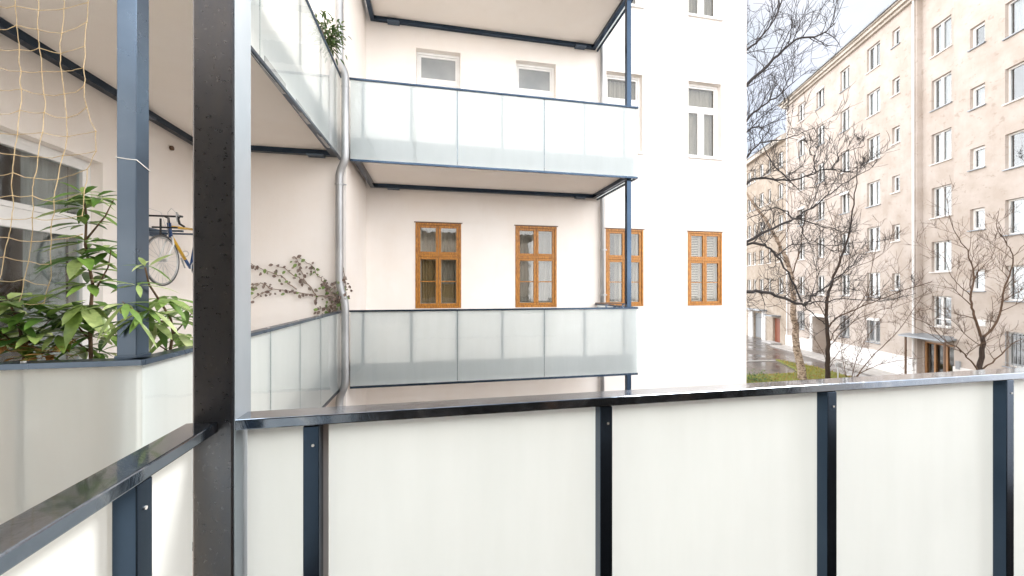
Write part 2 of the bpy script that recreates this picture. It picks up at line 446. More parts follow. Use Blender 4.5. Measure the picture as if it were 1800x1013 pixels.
# end face and back of the wing, unseen wing behind the viewer, opening widened for dark reflections
mb.face([(WX1, WY, GZ-.3), (WX1, WY+11, GZ-.3), (WX1, WY+11, TOP), (WX1, WY, TOP)])
mb.face([(WX1, WY+11, GZ-.3), (-12, WY+11, GZ-.3), (-12, WY+11, TOP), (WX1, WY+11, TOP)])
Pb = lambda a, d, z: Vector((a, -.9 - d, z))
wall_grid(mb, Pb, W1X, 5.0, GZ-.3, 2.6, [(-3.4, 4.1, -1.45, 1.9, .2)])  # unseen wing kept low so sky light reaches the facing walls
mb.face([(5.0, -.9, GZ-.3), (5.0, -9, GZ-.3), (5.0, -9, 2.6), (5.0, -.9, 2.6)])
wallo = mb.build('wall', M['wall'], house, fix=False)
mb = MB(); mb.box(-12, WX1+.35, WY-.35, WY+11.3, TOP, TOP+.35)
mb.box(-12, W1X+.35, -.8, WY-.349, TOP+.001, TOP+.349); mb.box(W1X+.35, SX+.3, W2Y-.3, WY-.349, TOP+.002, TOP+.348)
mb.build('roof', M['roof'], house)
mb = MB(); mb.box(-12, 5.3, -9, -.8, 2.6, 2.9)
mb.build('roof', M['roof'], house)
# dark rooms behind the openings
mb = MB(); mb.box(SX+.2, WX1-.2, WY+.75, WY+.8, GZ, TOP-.3); mb.build('interior', M['dark'], house)
mb = MB(); mb.box(W1X-1.25, W1X-1.2, 2.5, 6.5, -1.6, 2.3); mb.box(W1X-1.2, W1X-.36, 2.45, 2.5, -1.6, 2.3); mb.box(W1X-1.2, W1X-.36, 6.5, 6.55, -1.6, 2.3)
mb.box(W1X-1.2, W1X-.36, 2.5, 6.5, 2.3, 2.35)
mb.build('interior', M['brownroom'], house)

def frame_rect(mb, P, a0, a1, z0, z1, t, d0, d1, bev=0):
    """four rails of a frame, butted"""
    def bx(b0, b1, c0, c1):
        p, q = P(b0, d0, c0), P(b1, d1, c1)
        mb.box(p.x, q.x, p.y, q.y, p.z, q.z, bev)
    bx(a0, a0+t, z0, z1); bx(a1-t, a1, z0, z1); bx(a0+t, a1-t, z0, z0+t); bx(a0+t, a1-t, z1-t, z1)
def pbox(mb, P, a0, a1, d0, d1, z0, z1, bev=0):
    p, q = P(a0, d0, z0), P(a1, d1, z1)
    mb.box(p.x, q.x, p.y, q.y, p.z, q.z, bev)

def wood_window(xc, kind):
    a0, a1, z0, z1 = xc-.553, xc+.553, -.498, 1.598
    zt = z1 - .80
    mb = MB()
    frame_rect(mb, P3, a0, a1, z0, z1, .055, -.015, .10, .006)
    pbox(mb, P3, a0+.055, a1-.055, -.005, .09, zt-.03, zt+.03, .005)
    wf = mb.build('window', M['wood'], house)
    for (s0, s1, y0, y1, bars) in ((a0+.057, xc-.004, zt+.032, z1-.057, 0), (xc+.004, a1-.057, zt+.032, z1-.057, 0),
                                   (a0+.057, xc-.004, z0+.057, zt-.032, 1), (xc+.004, a1-.057, z0+.057, zt-.032, 1)):
        mb = MB(); frame_rect(mb, P3, s0, s1, y0, y1, .062, .006, .055, .005)
        if bars: pbox(mb, P3, s0+.062, s1-.062, .018, .045, (y0+y1)/2-.012, (y0+y1)/2+.012)
        mb.build('sash', M['wood'], wf)
        mb = MB(); pbox(mb, P3, s0+.06, s1-.06, .03, .034, y0+.06, y1-.06); mb.build('pane', M['aglass'], wf)
        # inner sash of the double window, set back
        mb = MB(); frame_rect(mb, P3, s0+.03, s1-.02, y0+.02, y1-.02, .05, .17, .20)
        mb.build('inner_sash', M['white'], wf)
    if kind == 'ochre':
        mb = MB(); curtain_mesh(mb, P3, a0+.06, xc-.01, z0+.05, zt, .235, .02, .07); curtain_mesh(mb, P3, xc+.01, a1-.06, z0+.05, zt-.7, .235, .02, .07)
        mb.build('curtain', M['curtain2'], wf, fix=False)
        mb = MB(); curtain_mesh(mb, P3, a0+.06, a1-.06, z0+.05, z1-.06, .34, .02, .12); mb.build('curtain', M['garage'], wf, fix=False)
    elif kind == 'net':
        mb = MB(); curtain_mesh(mb, P3, a0+.06, a1-.06, z0+.05, z1-.06, .24, .015, .15); mb.build('curtain', M['curtain'], wf, fix=False)
    elif kind == 'half':
        mb = MB(); curtain_mesh(mb, P3, xc+.22, a1-.06, z0+.05, z1-.06, .24, .02, .12); curtain_mesh(mb, P3, a0+.36, xc-.01, z0+.05, z1-.06, .24, .02, .12)
        mb.build('curtain', M['curtain'], wf, fix=False)
    else:
        mb = MB()
        z = z0+.08
        while z < z1-.08:
            for (s0, s1) in ((a0+.10, xc-.05), (xc+.05, a1-.10)):
                p = [P3(s0, .125, z), P3(s1, .125, z), P3(s1, .15, z+.02), P3(s0, .15, z+.02)]
                mb.prism(p, (0, 0, .003))
            z += .048
        mb.build('blind', M['blind'], wf)
    mb = MB(); pbox(mb, P3, a0-.03, a1+.03, -.03, -.001, z1+.002, z1+.022); mb.build('drip_strip', M['doorbrown'], wf)

for xc, k in zip(XC, ('ochre', 'net', 'half', 'blind')): wood_window(xc, k)

def white_window(xc, z0, z1, obscure):
    a0, a1 = xc-.533, xc+.533
    zt = z1 - .72
    d = .17
    mb = MB(); frame_rect(mb, P3, a0, a1, z0+.03, z1, .06, d-.02, d+.06, .004)
    pbox(mb, P3, a0+.06, a1-.06, d-.012, d+.055, zt-.045, zt+.045)
    pbox(mb, P3, xc-.05, xc+.05, d-.012, d+.055, z0+.09, zt-.045)
    wf = mb.build('window', M['white'], house)
    for (s0, s1, y0, y1) in ((a0+.062, a1-.062, zt+.047, z1-.062), (a0+.062, xc-.052, z0+.092, zt-.047), (xc+.052, a1-.062, z0+.092, zt-.047)):
        mb = MB(); frame_rect(mb, P3, s0, s1, y0, y1, .05, d+.002, d+.045, .004); mb.build('sash', M['white'], wf)
        mb = MB(); pbox(mb, P3, s0+.048, s1-.048, d+.02, d+.026, y0+.048, y1-.048); mb.build('pane', M['frost2'] if obscure else M['aglass'], wf)
    if not obscure:
        mb = MB(); curtain_mesh(mb, P3, a0+.06, a1-.06, z0+.1, z1-.08, .33, .02, .13); mb.build('curtain', M['curtain'], wf, fix=False)
    mb = MB(); pbox(mb, P3, a0-.03, a1+.03, -.06, d-.022, z0-.028, z0+.028); mb.build('sill', M['white'], wf)
for i, xc in enumerate(XC):
    white_window(xc, 3.70, 5.86, i in (0, 1))
    white_window(xc, 7.70, 9.85, False)

# window on the left wing, behind the net
mb = MB(); d = .12
P1f = P1
frame_rect(mb, P1, 3.302, 5.588, -1.448, 1.528, .07, d, d+.07, .005)
pbox(mb, P1, 3.372, 5.518, d+.005, d+.065, .66, .80)
pbox(mb, P1, 4.40, 4.50, d+.005, d+.065, -1.378, .66); pbox(mb, P1, 4.40, 4.50, d+.005, d+.065, .80, 1.458)
wf = mb.build('window', M['white'], house)
for (s0, s1, y0, y1) in ((3.374, 4.398, -1.376, .658), (4.502, 5.516, -1.376, .658), (3.374, 4.398, .802, 1.456), (4.502, 5.516, .802, 1.456)):
    mb = MB(); frame_rect(mb, P1, s0, s1, y0, y1, .055, d-.012, d+.05, .004); mb.build('sash', M['white'], wf)
    mb = MB(); pbox(mb, P1, s0+.05, s1-.05, d+.02, d+.026, y0+.05, y1-.05); mb.build('pane', M['glass'], wf)
mb = MB(); curtain_mesh(mb, P1, 4.98, 5.52, -1.37, .655, .30, .03, .22); curtain_mesh(mb, P1, 4.98, 5.52, .80, 1.45, .30, .02, .3); mb.build('curtain', M['curtain'], wf, fix=False)
# cap of an old fixing on the left wing
mb = MB(); c = atX(300, 260, W1X+.01); mb.tube([c, c+Vector((.03, 0, 0))], .035, 12); mb.build('vent_cap', M['doorbrown'], house)
# unseen wide dark door behind the viewer, added to darken reflections in the steel
mb = MB(); frame_rect(mb, Pb, -3.398, 4.098, -1.448, 1.898, .09, .05, .12); pbox(mb, Pb, 1.1, 1.2, .05, .12, -1.358, 1.808); pbox(mb, Pb, 2.6, 2.7, .05, .12, -1.358, 1.808); pbox(mb, Pb, -1, -.9, .05, .12, -1.358, 1.808)
bd = mb.build('unseen_dark_door', M['doorbrown'], house)
mb = MB(); pbox(mb, Pb, -3.3, 4.0, .08, .085, -1.36, 1.8); mb.build('pane', M['doorglass'], bd)
mb = MB(); pbox(mb, Pb, -3.6, 4.3, .6, .62, -1.6, 2.1); mb.build('interior', M['brownroom'], house)

# ------------------------------------------------------------------ balconies
def rail_run(root, axis, c, out, a0, a1, zb, zt, joints, posts, capmat='cap', big=False, zslope=None, capw=.09):
    """a run of frosted glass with posts inside it; axis 'x' runs along X on plane Y=c"""
    def B(mb, b0, b1, n0, n1, z0, z1, bev=0):
        if axis == 'x': mb.box(b0, b1, c+out*n0, c+out*n1, z0, z1, bev)
        else: mb.box(c+out*n0, c+out*n1, b0, b1, z0, z1, bev)
    js = [a0] + sorted(joints) + [a1]
    for p, q in zip(js, js[1:]):
        mb = MB()
        B(mb, p+.004, q-.004, -.012, 0, zb+.012, zt-.03)
        if zslope:
            for v in mb.bm.verts:
                if v.co.z < zb+.1: v.co.z += zslope(v.co)
        g = mb.build('glass_panel', M['clearpane'], root)
        g.data.materials.append(M['frost'])        # the frosted face is the inner one
        inn = Vector((0, -out, 0)) if axis == 'x' else Vector((-out, 0, 0))
        for f in g.data.polygons:
            if f.normal.dot(inn) > .9: f.material_index = 1
    mb = MB(); B(mb, a0-.012, a1+.012, .015, .015-capw, zt-.034, zt, .004); mb.build('rail_cap', M[capmat], root)
    mb = MB(); B(mb, a0, a1, .012, -.03, zb-.028, zb+.010, .003)
    if zslope:
        for v in mb.bm.verts: v.co.z += zslope(v.co)
    mb.build('bottom_profile', M['navy'], root)
    for p in posts:
        mb = MB(); B(mb, p-.025, p+.025, -.022 if big else -.015, -.072 if big else -.065, zb+.1, zt-.036, .003); mb.build('baluster', M['navy' if big else 'steel'], root)
    mb = MB()
    for p in list(posts):
        for zz in (zt-.10,) if big else (zt+.001,):
            if big:
                n = Vector((0, 1, 0)) if axis == 'x' else Vector((1, 0, 0))
                pt = Vector((p+.006, c-out*.072, zz)) if axis == 'x' else Vector((c-out*.072, p, zz))
                mb.tube([pt, pt - n*out*.003], .0045, 10)
            else:
                pt = Vector((p, c-out*.03, zt)) if axis == 'x' else Vector((c-out*.03, p, zt))
                mb.tube([pt, pt+Vector((0, 0, .006))], .012, 8)
    mb.build('screw', M['screw'], root)

def slab(root, x0, x1, y0, y1, zb, th=.42, beamw=.10, sides=('f', 'b', 'l', 'r'), brackets=()):
    mb = MB(); mb.box(x0+beamw, x1-beamw, y0+beamw, y1-beamw, zb+.09, zb+th-.04); mb.build('soffit', M['soffit'], root)
    mb = MB()
    if 'f' in sides: mb.box(x0, x1, y0, y0+beamw, zb, zb+th, .004)
    if 'b' in sides: mb.box(x0, x1, y1-beamw, y1-.002, zb, zb+th, .004)
    if 'l' in sides: mb.box(x0, x0+beamw, y0+beamw, y1-beamw, zb, zb+th, .004)
    if 'r' in sides: mb.box(x1-beamw, x1, y0+beamw, y1-beamw, zb, zb+th, .004)
    mb.build('edge_beam', M['navy'], root)
    for bx in brackets:
        mb = MB(); mb.box(bx-.14, bx+.14, y1-.16, y1-.002, zb-.03, zb-.002, .004)
        for k in (-.1, 0, .1): mb.tube([(bx+k, y1-.06, zb-.03), (bx+k, y1-.06, zb-.042)], .012, 6)
        mb.build('bracket', M['steel'], root)

BX0, BX1, BY = -1.54, 4.255, 7.5
DIV = [v*7.5 for v in (-.1753, -.0593, .0564, .1747, .2907, .4069, .525)]
GB = 'glass railed balconies on the white house'
def far_balcony(label, zb, zt):
    root = thing('balcony', label, 'balcony', ((BX0+BX1)/2, (BY+WY)/2, zb), GB)
    rail_run(root, 'x', BY, -1, BX0, BX1, zb, zt, [DIV[2], DIV[4]], DIV, capmat='navy')
    rail_run(root, 'y', BX1, 1, BY+.02, WY-.03, zb, zt, [], [8.5], capmat='navy')
    slab(root, BX0+.03, BX1-.06, BY+.05, WY-.002, zb+.02, brackets=(-.98, 3.75))
    mb = MB(); mb.box(BX0+.14, BX1-.16, BY+.15, WY-.11, zb+.401, zb+.43); mb.build('floor_deck', M['concrete'], root)
    return root
far_balcony('lower long frosted glass balcony in front of the four wooden windows', -1.83, -.41)
far_balcony('upper long frosted glass balcony in front of the small grey white-framed windows', 2.37, 3.88)
far_balcony('topmost balcony across the yard, only its cream soffit and dark edge beams showing', 6.34, 7.83)

# neighbour's corner balconies
NX0, NX1, NY0, NY1 = W1X, -1.69, 2.63, W2Y
nb = thing('balcony', 'corner balcony of the neighbour with leafy shrubs and netting above its glass rail', 'balcony', (-2.85, 5, -1.83), GB)
rail_run(nb, 'x', NY0, -1, NX0+.01, NX1, -1.83, -.42, [-2.75], [-2.28, -3.4], capmat='steel', capw=.10)
rail_run(nb, 'y', NX1, 1, NY0+.02, NY1-.02, -1.83, -.42, [3.55, 4.45, 5.35, 6.25], [3.55, 4.45, 5.35, 6.25, 7.1], capmat='steel', capw=.10)
slab(nb, NX0+.002, NX1-.05, NY0+.05, NY1-.002, -1.80)
un = thing('balcony', 'upper corner balcony on the left wing, seen from below with cream soffit and tilted glass', 'balcony', (-2.85, 5, 2.37), GB)
zs = lambda co: -.165*max(0., min(1., (7.5-co.y)/3.3))
rail_run(un, 'x', NY0, -1, NX0+.01, NX1, 2.30, 3.88, [-2.75], [-2.28, -3.4], capmat='steel', capw=.10)
rail_run(un, 'y', NX1, 1, NY0+.02, NY1-.02, 2.37, 3.88, [4.2], [3.3, 4.2, 5.35, 6.25, 7.1], capmat='steel', capw=.06, zslope=zs)
slab(un, NX0+.002, NX1-.06, NY0+.05, NY1-.002, 2.39, brackets=(-2.1,))
for y0 in (4.3, 5.2, 6.2):
    mb = MB(); mb.box(NX1-.05, NX1-.004, y0, y0+.55, 2.33+zs(Vector((0, y0+.3, 0)))*.6, 2.36); mb.build('gutter_strip', M['zinc'], un)
mb = MB(); mb.box(W1X+.002, W1X+.16, 5.98, 6.25, 2.355, 2.388, .004); mb.build('bracket', M['steel'], un)

# own balcony under the viewer
own = thing('balcony', 'own balcony in the foreground with dark wet rail and big white frosted panes', 'balcony', (1.2, .3, -1.5), GB)
OP = [-.402, .645, 1.709, 2.79, 3.86]
rail_run(own, 'x', 1.44, 1, -.62, 4.4, -1.75, -.42, [-.375, .668, 1.735, 2.815, 3.885], OP, big=True)
rail_run(own, 'y', -.745, -1, -.88, 1.352, -1.75, -.42, [1.058, 0.05], [1.058, .05], big=True)
mb = MB(); mb.box(-.70, 4.36, -.89, 1.39, -1.60, -1.5); mb.build('floor_deck', M['deck'], own)
# glazing beads beside the posts
mb = MB()
for p in (-.364,): mb.box(p-.016, p+.002, 1.423, 1.4275, -1.7, -.46)
mb.build('glazing_bead', M['white'], own)

# ------------------------------------------------------------------ steel posts
def post(label, x0, x1, y0, y1, z0, z1, mat, base=None):
    t = thing('steel_post', label, 'post', ((x0+x1)/2, (y0+y1)/2, z0), 'steel posts carrying the balconies')
    mb = MB(); mb.box(x0, x1, y0, y1, z0, z1, .006 if x1-x0 > .11 else .004); mb.build('shaft', M[mat], t)
    mb = MB(); mb.box(x0-.05, x1+.05, y0-.05, y1+.05, z0-.02, z0, .003); mb.build('base_plate', M[mat], t)
    if base is not None:
        mb = MB(); mb.box(x0-.008, x1+.008, y0-.008, y1+.008, base, base+.02, .003); mb.build('collar', M[mat], t)
    return t
op = post('big dark steel post at the near corner of the foreground rail', -.741, -.627, 1.36, 1.475, GZ+.02, 9, 'post')
mb = MB(); mb.box(-.6268, -.6238, 1.364, 1.471, GZ+.05, 9); mb.build('side_sheen', M['plate'], op)  # thin added sheet, coloured paler to imitate light mirrored on the right face
pn = post('blue-grey steel post with white string at the corner of the leafy balcony', -1.863, -1.762, 2.70, 2.805, GZ+.02, 2.385, 'steel', base=-.425)
post('thin dark steel post at the free end of the long balconies', 4.06, 4.16, 7.60, 7.70, GZ+.02, 6.35, 'navy')
# string tied round the neighbour's post
mb = MB()
sx0, sx1, sy0, sy1 = -1.863-.003, -1.762+.003, 2.70-.003, 2.805+.003
a = atY(206, 276, sy0).z; b = atY(240, 281, sy0).z; cz = b-.035
mb.tube([(sx0, sy0, a), (-1.81, sy0, (a+b)/2-.002), (sx1, sy0, b), (sx1, sy1, cz), (sx0, sy1, cz), (sx0, sy0, a)], .0028, 6)
tag(mb.build('string', M['string'], None, smooth=True), 'white string tied around the blue-grey steel post', 'string')

# ------------------------------------------------------------------ downpipes
def bend(pts, n=6):
    """round the corners of a polyline"""
    out = [Vector(pts[0])]
    for i in range(1, len(pts)-1):
        p0, p1, p2 = Vector(pts[i-1]), Vector(pts[i]), Vector(pts[i+1])
        r = min(.14, (p1-p0).length*.45, (p2-p1).length*.45)
        s = p1 + (p0-p1).normalized()*r; e = p1 + (p2-p1).normalized()*r
        for k in range(n+1):
            t = k/n
            out.append(s*(1-t)**2 + p1*(2*t*(1-t)) + e*t*t)
    out.append(Vector(pts[-1]))
    return out
XA, YA, XB, YB = -1.70, 7.40, -1.585, 7.33
pipe = thing('downpipe', 'grey zinc downpipe that jogs around the corner balconies', 'drainpipe', (XA, YA, GZ), 'downpipes on the white house')
pts = [(XA, YA, 8.5), (XA, YA, 4.08), (XB, YB, 3.86), (XB, YB, 2.30), (XA, YA, 2.10), (XA, YA, .06), (XB, YB, -.26), (XB, YB, -1.75), (XA, YA, -1.98), (XA, YA, GZ)]
mb = MB(); mb.tube(bend(pts), .066, 14); mb.build('pipe', M['zinc'], pipe, smooth=True)
for z in (1.86, -3.2, 6.2):
    mb = MB(); mb.tube([(XA, YA, z), (XA, YA, z+.03)], .076, 14); mb.box(XA-.01, XA+.01, YA, W2Y-.002, z, z+.03); mb.box(XA+.07, XA+.12, YA-.008, YA+.008, z+.004, z+.026); mb.build('clip', M['zinc'], pipe)
for z in (3.6, -.5, -1.5):
    mb = MB(); mb.tube([(XB, YB, z), (XB, YB, z+.03)], .070, 14); mb.build('socket', M['zinc'], pipe)
XR, YR = 4.36, 9.5
pipe2 = thing('downpipe', 'straight narrow grey downpipe beside the end of the long balconies', 'drainpipe', (XR, YR, GZ), 'downpipes on the white house')
mb = MB(); mb.tube([(XR, YR, TOP-.1), (XR, YR, GZ)], .055, 12); mb.build('pipe', M['zinc'], pipe2, smooth=True)
for z in (4.75, 1.0, -.2, -2.3):
    mb = MB(); mb.tube([(XR, YR, z), (XR, YR, z+.03)], .064, 12); mb.box(XR+.05, XR+.13, YR-.008, YR+.008, z, z+.03); mb.box(XR-.01, XR+.01, YR, WY-.002, z, z+.03); mb.build('clip', M['zinc'], pipe2)

# small folding table top clipped on the far balcony rail
tb = thing('balcony_table', 'small dark table board clipped to the end of the lower long balcony rail', 'table', (4.0, 7.9, -.33), None)
mb = MB(); mb.box(3.52, 4.02, 7.62, 8.05, -.345, -.325, .004); mb.build('board', M['doorbrown'], tb)
mb = MB()
for x in (3.58, 3.96): mb.box(x-.012, x+.012, 7.525, 7.62, -.365, -.346); 
for x in (3.58, 3.96): mb.box(x-.012, x+.012, 7.60, 7.625, -.60, -.366)
mb.build('clamp', M['steel'], tb)

# ------------------------------------------------------------------ bicycle on the left wall
def bicycle():
    t = thing('bicycle', 'blue and yellow racing bicycle hung up on the wall of the left wing', 'bicycle', (-3.6, 6.4, 0))
    X = -3.6
    V = lambda y, z, x=0: Vector((X+x, y, z))
    fw, rw = V(5.97, .37), V(6.95, .37); rr = .335
    for c in (fw, rw):
        mb = MB(); mb.torus(c, (0, 1, 0), (0, 0, 1), rr, .011, 44, 8); w = mb.build('wheel', M['tyre'], t, smooth=True)
        mb = MB(); mb.torus(c, (0, 1, 0), (0, 0, 1), rr-.022, .009, 44, 6); mb.build('rim', M['alloy'], w, smooth=True)
        mb = MB()
        for k in range(24):
            a = 2*math.pi*k/24
            mb.tube([c + Vector((.02*(-1)**k, 0, 0)), c + Vector((0, math.cos(a), math.sin(a)))*(rr-.03)], .0016, 4, False)
        mb.tube([c-Vector((.05, 0, 0)), c+Vector((.05, 0, 0))], .018, 10)
        mb.build('spokes', M['alloy'], w)
    hb, ht = V(6.13, .74), V(6.10, .90)
    bb, st = V(6.57, .30), V(6.74, .88)
    mb = MB(); mb.tube([hb, hb.lerp(bb, .72)], .021, 10); mb.tube([ht.lerp(hb, .3)+Vector((0, .03, 0)), ht.lerp(st, .8)], .017, 10)
    mb.build('frame', M['yellow'], t, smooth=True)
    mb = MB(); mb.tube([hb-Vector((0, -.01, .04)), ht], .024, 10); mb.tube([hb.lerp(bb, .722), bb], .0205, 10)
    mb.tube([bb, st], .017, 10); mb.tube([bb, rw+Vector((.05, 0, 0))], .01, 8); mb.tube([bb, rw-Vector((.05, 0, 0))], .01, 8)
    mb.tube([st, rw+Vector((.05, 0, 0))], .008, 8); mb.tube([st, rw-Vector((.05, 0, 0))], .008, 8)
    mb.build('frame_tubes', M['blue'], t, smooth=True)
    mb = MB()
    for s in (-1, 1): mb.tube([hb+Vector((s*.02, 0, -.03)), hb+Vector((s*.055, -.03, -.14)), fw+Vector((s*.05, 0, 0))], [.014, .012, .009], 8)
    mb.build('fork', M['white'], t, smooth=True)
    mb = MB(); mb.tube([ht, ht+Vector((0, -.01, .06)), ht+Vector((0, -.09, .075))], .014, 8)
    hc = ht+Vector((0, -.09, .075))
    mb.tube([hc+Vector((x, 0, 0)) for x in (-.21, 0, .21)], .013, 8)
    for s in (-1, 1):
        mb.tube([hc+Vector((s*.21, 0, 0)), hc+Vector((s*.215, -.06, -.005)), hc+Vector((s*.22, -.10, -.05)), hc+Vector((s*.22, -.07, -.11)), hc+Vector((s*.22, .02, -.13))], .014, 8)
    mb.build('handlebar', M['rubber'], t, smooth=True)
    mb = MB()
    for s in (-1, 1): mb.tube([hc+Vector((s*.215, -.085, -.01)), hc+Vector((s*.215, -.12, .03)), hc+Vector((s*.215, -.13, -.02)), hc+Vector((s*.215, -.11, -.09))], [.012, .011, .007, .005], 8)
    mb.build('brake_lever', M['alloy'], t, smooth=True)
    mb = MB()
    for s in (-1, 1): mb.tube([hc+Vector((s*.215, -.11, .02)), hc+Vector((s*.14, -.10, .09)), hc+Vector((s*.04, 0, .05)), hb+Vector((0, -.03, -.02))], .0025, 5)
    mb.build('brake_cable', M['alloy'], t, smooth=True)
    mb = MB(); mb.tube([st, V(6.78, 1.0)], .013, 8); mb.build('seat_post', M['alloy'], t)
    mb = MB(); mb.tube([V(6.66, 1.02), V(6.78, 1.02), V(6.92, 1.03)], [.018, .04, .065], 10); mb.build('saddle', M['rubber'], t, smooth=True)
    mb = MB(); mb.torus(bb+Vector((.06, 0, 0)), (0, 1, 0), (0, 0, 1), .09, .006, 24, 5); mb.tube([bb+Vector((.07, 0, 0)), bb+Vector((.07, .09, -.14))], .01, 6); mb.tube([bb-Vector((.07, 0, 0)), bb+Vector((-.07, -.09, .14))], .01, 6)
    mb.build('crank', M['alloy'], t)
    mb = MB(); mb.torus(hb.lerp(bb, .55)+Vector((.03, .03, 0)), (1, 0, 0), (0, 0, 1), .04, .004, 20, 5); mb.build('bottle_cage', M['alloy'], t)
    # wall bracket it hangs on
    mb = MB(); mb.box(W1X+.002, X+.06, 6.28, 6.31, .80, .825); mb.box(W1X+.002, X+.06, 6.60, 6.63, .80, .825); mb.box(W1X+.002, W1X+.02, 6.2, 6.7, .74, .86)
    mb.build('hanger', M['steel'], t)
    # front carrier
    mb = MB(); mb.tube([fw+Vector((-.18, .1, .46)), fw+Vector((.12, .1, .46))], .012, 6); mb.tube([fw+Vector((-.08, .1, .36)), fw+Vector((-.08, .1, .58))], .012, 6); mb.tube([fw+Vector((-.08, .1, .38)), hb-Vector((0, .02, .05))], .008, 6)
    mb.build('front_carrier', M['rubber'], t)
bicycle()

# ------------------------------------------------------------------ shrubs on the neighbour's balcony
def rv(a=1): return Vector((random.uniform(-a, a), random.uniform(-a, a), random.uniform(-a, a)))
def whorl(mb, c, n, L, wd=.26, lo=-.35, hi=.6, curl=.28, fold=.16):
    a0 = random.uniform(0, 6.28)
    for k in range(n):
        a = a0 + 2*math.pi*k/n + random.uniform(-.35, .35)
        e = random.uniform(lo, hi)
        d = Vector((math.cos(a)*math.cos(e), math.sin(a)*math.cos(e), math.sin(e)))
        l = L*random.uniform(.65, 1.15)
        mb.leaf(c + d*.01 + rv(.012), d, Vector((0, 0, 1)), l, l*wd*random.uniform(.85, 1.2), curl*random.uniform(.3, 1.5), fold)

def shrub(label, stems, whorls, mat, Y, pot):
    base = atY(stems[0][0][0], stems[0][0][1], Y)
    t = thing('shrub', label, 'plant', base, 'potted shrubs on the neighbour balcony')
    mb = MB()
    for st in stems:
        pts = [atY(p[0], p[1], Y + (p[2] if len(p) > 2 else 0)) for p in st]
        rad = [(.011 if st is stems[0] else .006)*(1-.6*i/(len(pts)-1)) for i in range(len(pts))]
        mb.tube(pts, rad, 7)
    mb.build('stem', M['stem'], t, smooth=True)
    mb = MB()
    for w in whorls:
        px, py, dy, n, L = w[:5]
        whorl(mb, atY(px, py, Y+dy), n+3, L*1.3, *w[5:])
    mb.build('foliage', M[mat], t, smooth=True, fix=False)
    # the pot stands on the balcony floor behind the frosted glass
    mb = MB(); c = Vector((base.x, base.y, 0))
    mb.tube([c+Vector((0, 0, -1.36)), c+Vector((0, 0, -.62)), c+Vector((0, 0, -.58)), c+Vector((0, 0, -.56))], [.12, .16, .165, .165], 20)
    mb.build('pot', M[pot], t, smooth=True)
    return t

shrub('tall leafy shrub rising beside the net, left of the blue-grey post',
      [[(160, 640), (158, 560), (163, 500), (150, 430), (152, 380), (146, 335)], [(160, 600), (125, 560), (100, 545)], [(162, 520), (190, 470), (195, 440)],
       [(158, 560), (190, 560, .1), (205, 585, .1)], [(160, 620), (120, 590), (90, 600)], [(152, 420), (185, 380), (200, 350)]],
      [(146, 342, 0, 9, .13, .24), (150, 365, .02, 9, .17, .24), (172, 350, -.03, 6, .12, .3), (150, 395, 0, 8, .13, .26), (152, 425, 0, 9, .15, .3), (142, 452, -.05, 6, .17, .36), (156, 475, 0, 7, .13, .3), (185, 440, .05, 6, .15),
       (160, 500, 0, 8, .16), (150, 535, -.03, 8, .17, .38, -.9, .3), (190, 545, .05, 7, .15), (120, 560, 0, 7, .15), (100, 545, 0, 6, .14), (165, 590, 0, 8, .15),
       (195, 590, .1, 7, .15), (135, 610, .02, 7, .15), (110, 600, 0, 6, .13), (175, 620, .08, 7, .13)],
      'laurel', 2.98, 'terracotta')
shrub('pale green shrub with long drooping leaves between the two steel posts',
      [[(296, 640), (300, 612), (304, 585), (300, 560, -.1), (285, 535, -.3), (262, 500, -.5), (255, 470, -.55)], [(303, 590), (330, 560), (345, 540)],
       [(300, 570, -.05), (270, 560, -.35), (235, 545, -.58), (215, 530, -.62)], [(300, 620), (262, 595, .05)]],
      [(258, 468, -.56, 4, .11, .22), (240, 500, -.58, 5, .14, .2, -.5, .4), (290, 522, -.35, 7, .19, .22, -.7, .4), (265, 545, -.5, 6, .16, .22, -.8, .2), (222, 535, -.62, 6, .15, .22, -.9, .2), (325, 545, -.1, 8, .20, .24),
       (310, 585, 0, 7, .18, .25, -.8, .2), (275, 570, -.3, 5, .15, .25, -.8, .3), (330, 600, .1, 6, .15), (240, 560, -.55, 5, .14, .22, -.9, .1), (300, 560, -.1, 6, .18, .24, -.9, .2)],
      'laurel2', 3.25, 'terracotta')
shrub('low bushy shrub under the net at the edge of the frame',
      [[(45, 650), (40, 600), (30, 560), (15, 530)], [(42, 610), (70, 580), (90, 560)], [(40, 620), (10, 590), (-20, 570)], [(45, 625), (80, 620), (120, 615)]],
      [(15, 528, 0, 9, .20, .3), (45, 545, 0, 8, .20, .26), (-10, 550, .03, 8, .19), (80, 560, 0, 8, .18), (30, 575, -.03, 9, .19, .26), (65, 590, 0, 8, .18, .28), (100, 585, .02, 7, .15, .26),
       (0, 595, 0, 8, .18), (40, 612, .05, 7, .15), (-35, 560, 0, 8, .19), (-30, 600, 0, 8, .18), (85, 615, .05, 6, .13)],
      'laurel', 2.92, 'terracotta')
# dry leaves and trimmings on the rail edge
mb = MB()
for k in range(46):
    p = atY(random.uniform(-30, 125), random.uniform(600, 632), 2.86 + random.uniform(-.06, .1))
    d = rv(); d.z *= .3
    mb.leaf(p, d, Vector((0, 0, 1)), random.uniform(.05, .11), random.uniform(.02, .035), .1)
for k in range(14):
    a = atY(random.uniform(-30, 110), random.uniform(605, 630), 2.88); b = a + Vector((random.uniform(-.2, .2), random.uniform(-.05, .05), random.uniform(-.03, .06)))
    mb.tube([a, (a+b)/2+rv(.015), b], .0025, 4)
tag(mb.build('dry_foliage', M['deadleaf'], None, fix=False), 'tangle of dry brown leaves behind the edge of the leafy balcony rail', 'dry leaves')

